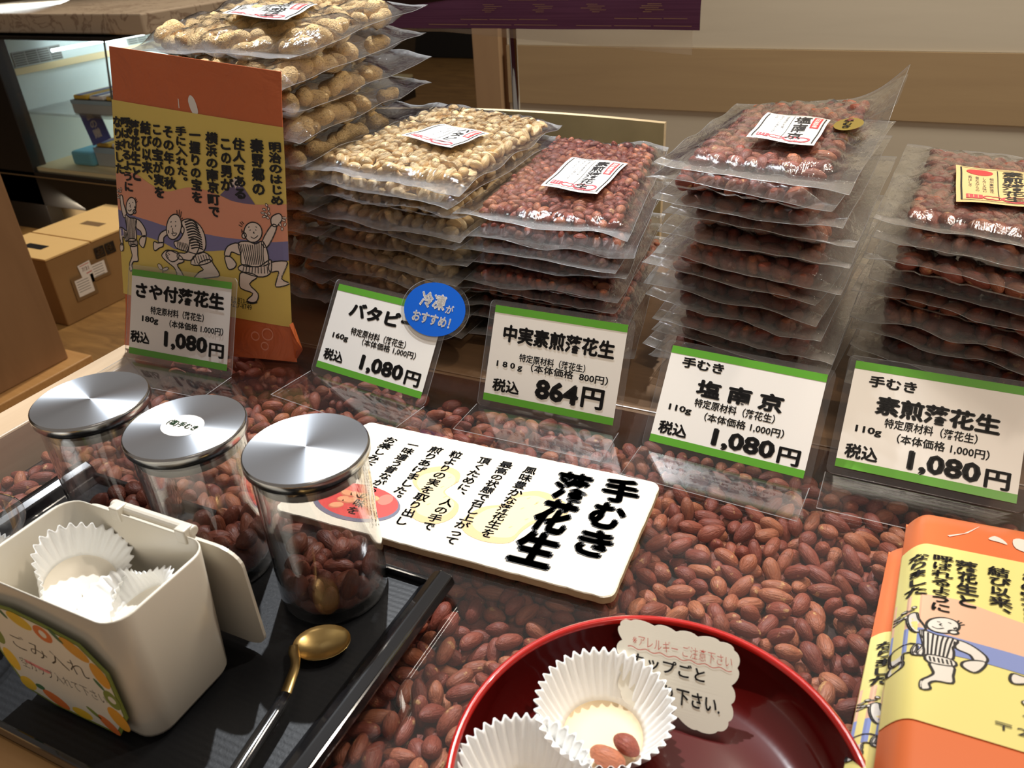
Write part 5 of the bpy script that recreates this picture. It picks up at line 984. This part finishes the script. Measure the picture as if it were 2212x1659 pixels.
# citrus card on the front face
Sc = lambda V, off=0: np.c_[V[:, 0], np.full(len(V), 0.1690)+(0.0058*0.35)*(1-(V[:, 1]-bz0)/(bz1-bz0))-off, V[:, 1]]
oc = np.array([(-0.4360, 0.0889), (-0.4068, 0.0935), (-0.3812, 0.0918), (-0.3533, 0.0880), (-0.3385, 0.0710), (-0.3400, 0.0334), (-0.3560, 0.0090), (-0.4129, 0.0082), (-0.4360, 0.0130), (-0.4430, 0.045)]); 
m = MB(); k = len(oc); m.add(Sc(oc, 0.0008), [tuple(range(k))[::-1]], 'leaf_green'); m.add(Sc(oc, 0.0), [tuple(range(k))], 'leaf_green'); m.add(np.r_[Sc(oc, 0.0008), Sc(oc, 0)], [(i, (i+1) % k, k+(i+1) % k, k+i) for i in range(k)], 'leaf_green'); card = m.build('citrus_card', root)
d = Decal(Sc, 0.0010); c_ = oc.mean(0); d.poly(c_+(oc-c_)*0.95, 'note_paper'); d.layer = 1
def EL(x, y, a, b_, r=0.0, n=18): return [(x+a*math.cos(t_)*math.cos(r)-b_*math.sin(t_)*math.sin(r), y+a*math.cos(t_)*math.sin(r)+b_*math.sin(t_)*math.cos(r)) for t_ in [2*math.pi*k/n for k in range(n)]]
for x, y, a, b_, r_, mt in ((-0.428, 0.083, .009, .006, .4, 'fruit_yellow'), (-0.402, 0.086, .010, .0055, -.2, 'fruit_yellow'), (-0.384, 0.083, .0075, .0065, 0, 'fruit_orange'), (-0.360, 0.081, .011, .006, -.5, 'fruit_amber'), (-0.347, 0.066, .006, .010, .2, 'fruit_amber'), (-0.3465, 0.046, .006, .008, 0, 'leaf_green'), (-0.349, 0.028, .010, .007, 1.9, 'fruit_amber'), (-0.362, 0.016, .009, .005, 2.4, 'fruit_orange'), (-0.385, 0.0145, .009, .0045, 0.1, 'fruit_yellow'), (-0.407, 0.016, .011, .0055, -.3, 'fruit_orange'), (-0.430, 0.020, .008, .006, .5, 'fruit_yellow'), (-0.434, 0.040, .006, .010, 0, 'fruit_yellow'), (-0.435, 0.062, .006, .009, 0, 'leaf_green'), (-0.372, 0.0865, .006, .002, -.8, 'leaf_dark'), (-0.416, 0.087, .005, .0018, -.9, 'leaf_dark'), (-0.418, 0.0225, .0045, .0025, .2, 'leaf_dark'), (-0.372, 0.022, .006, .0022, -.6, 'leaf_green'), (-0.352, 0.0565, .005, .0018, -1, 'leaf_dark')):
    d.layer = 1; d.poly(EL(x, y, a, b_, r_), mt)
for x, y in ((-0.384, 0.083), (-0.3465, 0.046)): d.layer = 2; d.poly(EL(x, y, .003, .003), 'note_paper')
d.layer = 3
d.line([(-0.419, 0.0455), (-0.400, 0.0445), (-0.398, 0.0455)], 0.003, 'pen_pink')
d.fit('ごみ入れ', -0.421, -0.358, 0.0565, 0.0695, 'ink', -0.008, -0.05); d.fit('空カップ入れて下さい', -0.424, -0.352, 0.0385, 0.0475, 'ink', -0.01, 0.0); d.build('handwriting', card)

# crumpled fluted paper cups in the bin
def fluted(name, label, cat, c, r0, r1, h, nfl, tilt=(0, 0), crush=0.0, seed=0, group=None, amp=0.045, mats=('paper_cup', 'parchment'), n=None):
    q = np.random.RandomState(seed); n = nfl*6; V = []; F = []; prof = [(0.0, 0.0), (r0*0.5, 0.0), (r0*0.93, 0.0002), (r0, 0.0015)]+[(r0+(r1-r0)*t_**0.85, 0.0015+(h-0.0015)*t_) for t_ in np.linspace(0.12, 1, 9)]
    ph = q.uniform(0, 6.28, 4); P = []
    for j in range(n):
        a = 2*math.pi*j/n
        for i, (r_, z) in enumerate(prof):
            t_ = max(0, (i-3)/(len(prof)-4)); k = 1+amp*t_**0.6*math.sin(nfl*a)
            cz = crush*t_; rr = r_*k*(1+cz*0.5*math.sin(2*a+ph[0])+cz*0.3*math.sin(3*a+ph[1])); zz = z*(1-cz*0.5*(1+math.sin(a+ph[2])))+(0.0006*math.sin(nfl*a*1.0) if i == len(prof)-1 else 0)
            P.append((rr*math.cos(a), rr*math.sin(a), zz))
    P = np.array(P); Rx = np.array(Matrix.Rotation(tilt[0], 3, 'X') @ Matrix.Rotation(tilt[1], 3, 'Y')); P = P@Rx.T; P[:, 2] -= P[:, 2].min() if (tilt[0] or tilt[1]) else 0; P += np.array(c); k = len(prof)
    F = [(j*k+i, ((j+1) % n)*k+i, ((j+1) % n)*k+i+1, j*k+i+1) for j in range(n) for i in range(3, k-1)]; Fb = [(j*k+i, ((j+1) % n)*k+i, ((j+1) % n)*k+i+1, j*k+i+1) for j in range(n) for i in range(0, 3)]
    root = thing(name, label, cat, c, group)
    m = MB(); m.add(P, F, mats[0]); o = m.build('fluted_wall', root, True); md = o.modifiers.new('solid', 'SOLIDIFY'); md.thickness = 0.00025
    m = MB(); m.add(P+[0, 0, 0.0003], Fb, mats[1]); m.build('cup_base', root, True); return root
fluted('paper_cup', 'used white fluted paper cup flattened at the left inside the white bin', 'paper cup', (-0.410, 0.211, 0.060), 0.021, 0.030, 0.020, 36, (0.15, 0.50), 0.5, 3, 'used cups in the bin', mats=('paper_cup', 'cup_wax'))
fluted('paper_cup', 'used white fluted paper cup uppermost at the right inside the white bin', 'paper cup', (-0.364, 0.211, 0.058), 0.020, 0.028, 0.020, 36, (0.18, -0.42), 0.45, 5, 'used cups in the bin', mats=('paper_cup', 'cup_wax'))
fluted('paper_cup', 'used white fluted paper cup lowest in the white bin', 'paper cup', (-0.389, 0.2075, 0.040), 0.020, 0.028, 0.020, 36, (-0.15, 0.1), 0.3, 8, 'used cups in the bin', mats=('paper_cup', 'paper_cup'))

# clear dish with stacked paper cups, left
cx, cy = -0.520, 0.203
root = thing('clear_cup', 'clear ribbed plastic cup at the left edge behind the white bin', 'cup', (cx, cy, 0.0061))
m = MB(); V, F = lathe([(0, 0.0064), (0.030, 0.0064), (0.034, 0.009), (0.041, 0.079), (0.0415, 0.0805), (0.0445, 0.0810), (0.0450, 0.0795)], 96, (cx, cy, 0), lambda i, a: 0.012*(1 if math.sin(16*a) > 0.75 else 0) if i == 3 or i == 2 else 0); m.add(V, F, 'cup_plastic'); m.build('ribbed_wall', root, True)
V, F = lathe([(0.0405, 0.0810), (0.0425, 0.0822), (0.0452, 0.0812), (0.0452, 0.0795)], 72, (cx, cy, 0)); MB().add(V, F, 'cup_plastic').build('rim', root, True)
fluted('paper_cup', 'unused white fluted paper cups nested inside the clear plastic cup', 'paper cup', (cx, cy, 0.0205), 0.022, 0.031, 0.036, 40, seed=2)

# ------------------------------------------------------------------ red lacquer bowl
bc = (-0.0600, 0.2495); root = thing('lacquer_bowl', 'large round red lacquer bowl at the front of the table', 'bowl', (bc[0], bc[1], 0.0023))
prof_in = [(0.0, 0.0068), (0.055, 0.0068), (0.078, 0.0072), (0.088, 0.010), (0.096, 0.018), (0.1000, 0.0300), (0.1012, 0.0375)]
V, F = lathe(prof_in, 120, (bc[0], bc[1], 0)); MB().add(V, F, 'red_lacquer').build('bowl_inside', root, True)
V, F = lathe([(0.1012, 0.0375), (0.1018, 0.0398), (0.1035, 0.0405), (0.1052, 0.0398), (0.1054, 0.0370)], 120, (bc[0], bc[1], 0)); MB().add(V, F, 'red_rim').build('bowl_rim', root, True)
V, F = lathe([(0.1054, 0.0370), (0.104, 0.026), (0.098, 0.013), (0.088, 0.006), (0.070, 0.0045), (0.068, 0.0024), (0, 0.0024)], 120, (bc[0], bc[1], 0)); MB().add(V, F, 'red_lacquer').build('bowl_outside', root, True)
K1 = (-0.0985, 0.2815, 0.0076); K2 = (-0.1215, 0.2235, 0.0076)
fluted('paper_cup', 'white fluted paper cup with two peanuts in front of the scalloped note', 'paper cup', K1, 0.0225, 0.0375, 0.028, 40, (0.02, 0.03), seed=1)
fluted('paper_cup', 'white fluted paper cup at the bowl front left, cut by the picture edge', 'paper cup', K2, 0.0225, 0.0370, 0.028, 40, seed=4)
def single(kind, c, L, az, label, s=1.0, el=0.0):
    dv = np.array([math.cos(az)*math.cos(el), math.sin(az)*math.cos(el), math.sin(el)])*L/2; c = np.array(c); nut_objects(kind, np.array([c-dv]), np.array([c+dv]), None, 'peanut', label, 'peanut', 'tasting peanuts', abs(int(az*100))+7)
single('bed', (-0.0830, 0.2760, 0.0155), 0.01, -0.35, 'roasted peanut lying further back in the cup before the note')
single('bed', (-0.0900, 0.2650, 0.0158), 0.01, -0.05, 'roasted peanut lying nearer the front in the cup before the note')
single('bed', (-0.1185, 0.2180, 0.0158), 0.01, 0.3, 'left roasted peanut in the paper cup cut by the picture edge')
single('bed', (-0.1050, 0.2195, 0.0158), 0.01, 1.2, 'right roasted peanut in the paper cup cut by the picture edge')
# scalloped note leaning in the bowl
Sn = quad_map((-0.0965, 0.3020, 0.0110), (-0.0335, 0.3065, 0.0110), (-0.0375, 0.3375, 0.0500), (-0.1065, 0.3310, 0.0500)); P = []
sc = [(0.10, 1.0), (0.30, 1.0), (0.48, 0.99), (0.66, 0.99), (0.84, 0.99), (0.96, 0.93), (1.0, 0.75), (0.97, 0.55), (0.985, 0.35), (0.98, 0.16), (0.90, 0.03), (0.72, -0.02), (0.55, 0.06), (0.35, 0.05), (0.12, 0.04), (0.02, 0.18), (0.03, 0.38), (0.0, 0.58), (0.03, 0.76), (0.01, 0.92)]
sc = np.array(sc); cc = sc.mean(0)
for i in range(len(sc)):
    a, b_ = sc[i], sc[(i+1) % len(sc)]; mid = (a+b_)/2; nrm = mid-cc; nrm = nrm/np.linalg.norm(nrm)
    for t_ in (0, 0.17, 0.33, 0.5, 0.67, 0.83): P.append(a*(1-t_)+b_*t_+nrm*0.035*math.sin(math.pi*t_)**0.7)
P = np.array(P); k = len(P); m = MB(); m.add(Sn(P, 0.0003), [tuple(t_) for t_ in tess(P)], 'note_paper'); m.add(np.r_[Sn(P, 0.0003), Sn(P, -0.0003)], [(i, (i+1) % k, k+(i+1) % k, k+i) for i in range(k)], 'note_paper'); m.add(Sn(P, -0.0003), [tuple(t_)[::-1] for t_ in tess(P)], 'note_paper')
root = thing('note_card', 'cream scalloped note with red and black handwriting leaning in the red bowl', 'note', (-0.07, 0.315, 0.0110)); nt = m.build('card', root)
d = Decal(Sn, 0.0006); d.fit('※アレルギー ご注意下さい', 0.12, 0.955, 0.735, 0.865, 'pen_red', -0.012, 0.0)
d.line([(0.08+0.88*i/40, 0.705+0.012*math.sin(i*1.1)) for i in range(41)], 0.008, 'pen_red')
d.fit('カップごと', 0.12, 0.75, 0.50, 0.66, 'ink', 0.02); d.fit('お取り下さい.', 0.16, 0.90, 0.20, 0.38, 'ink', 0.02); d.build('handwriting', nt)
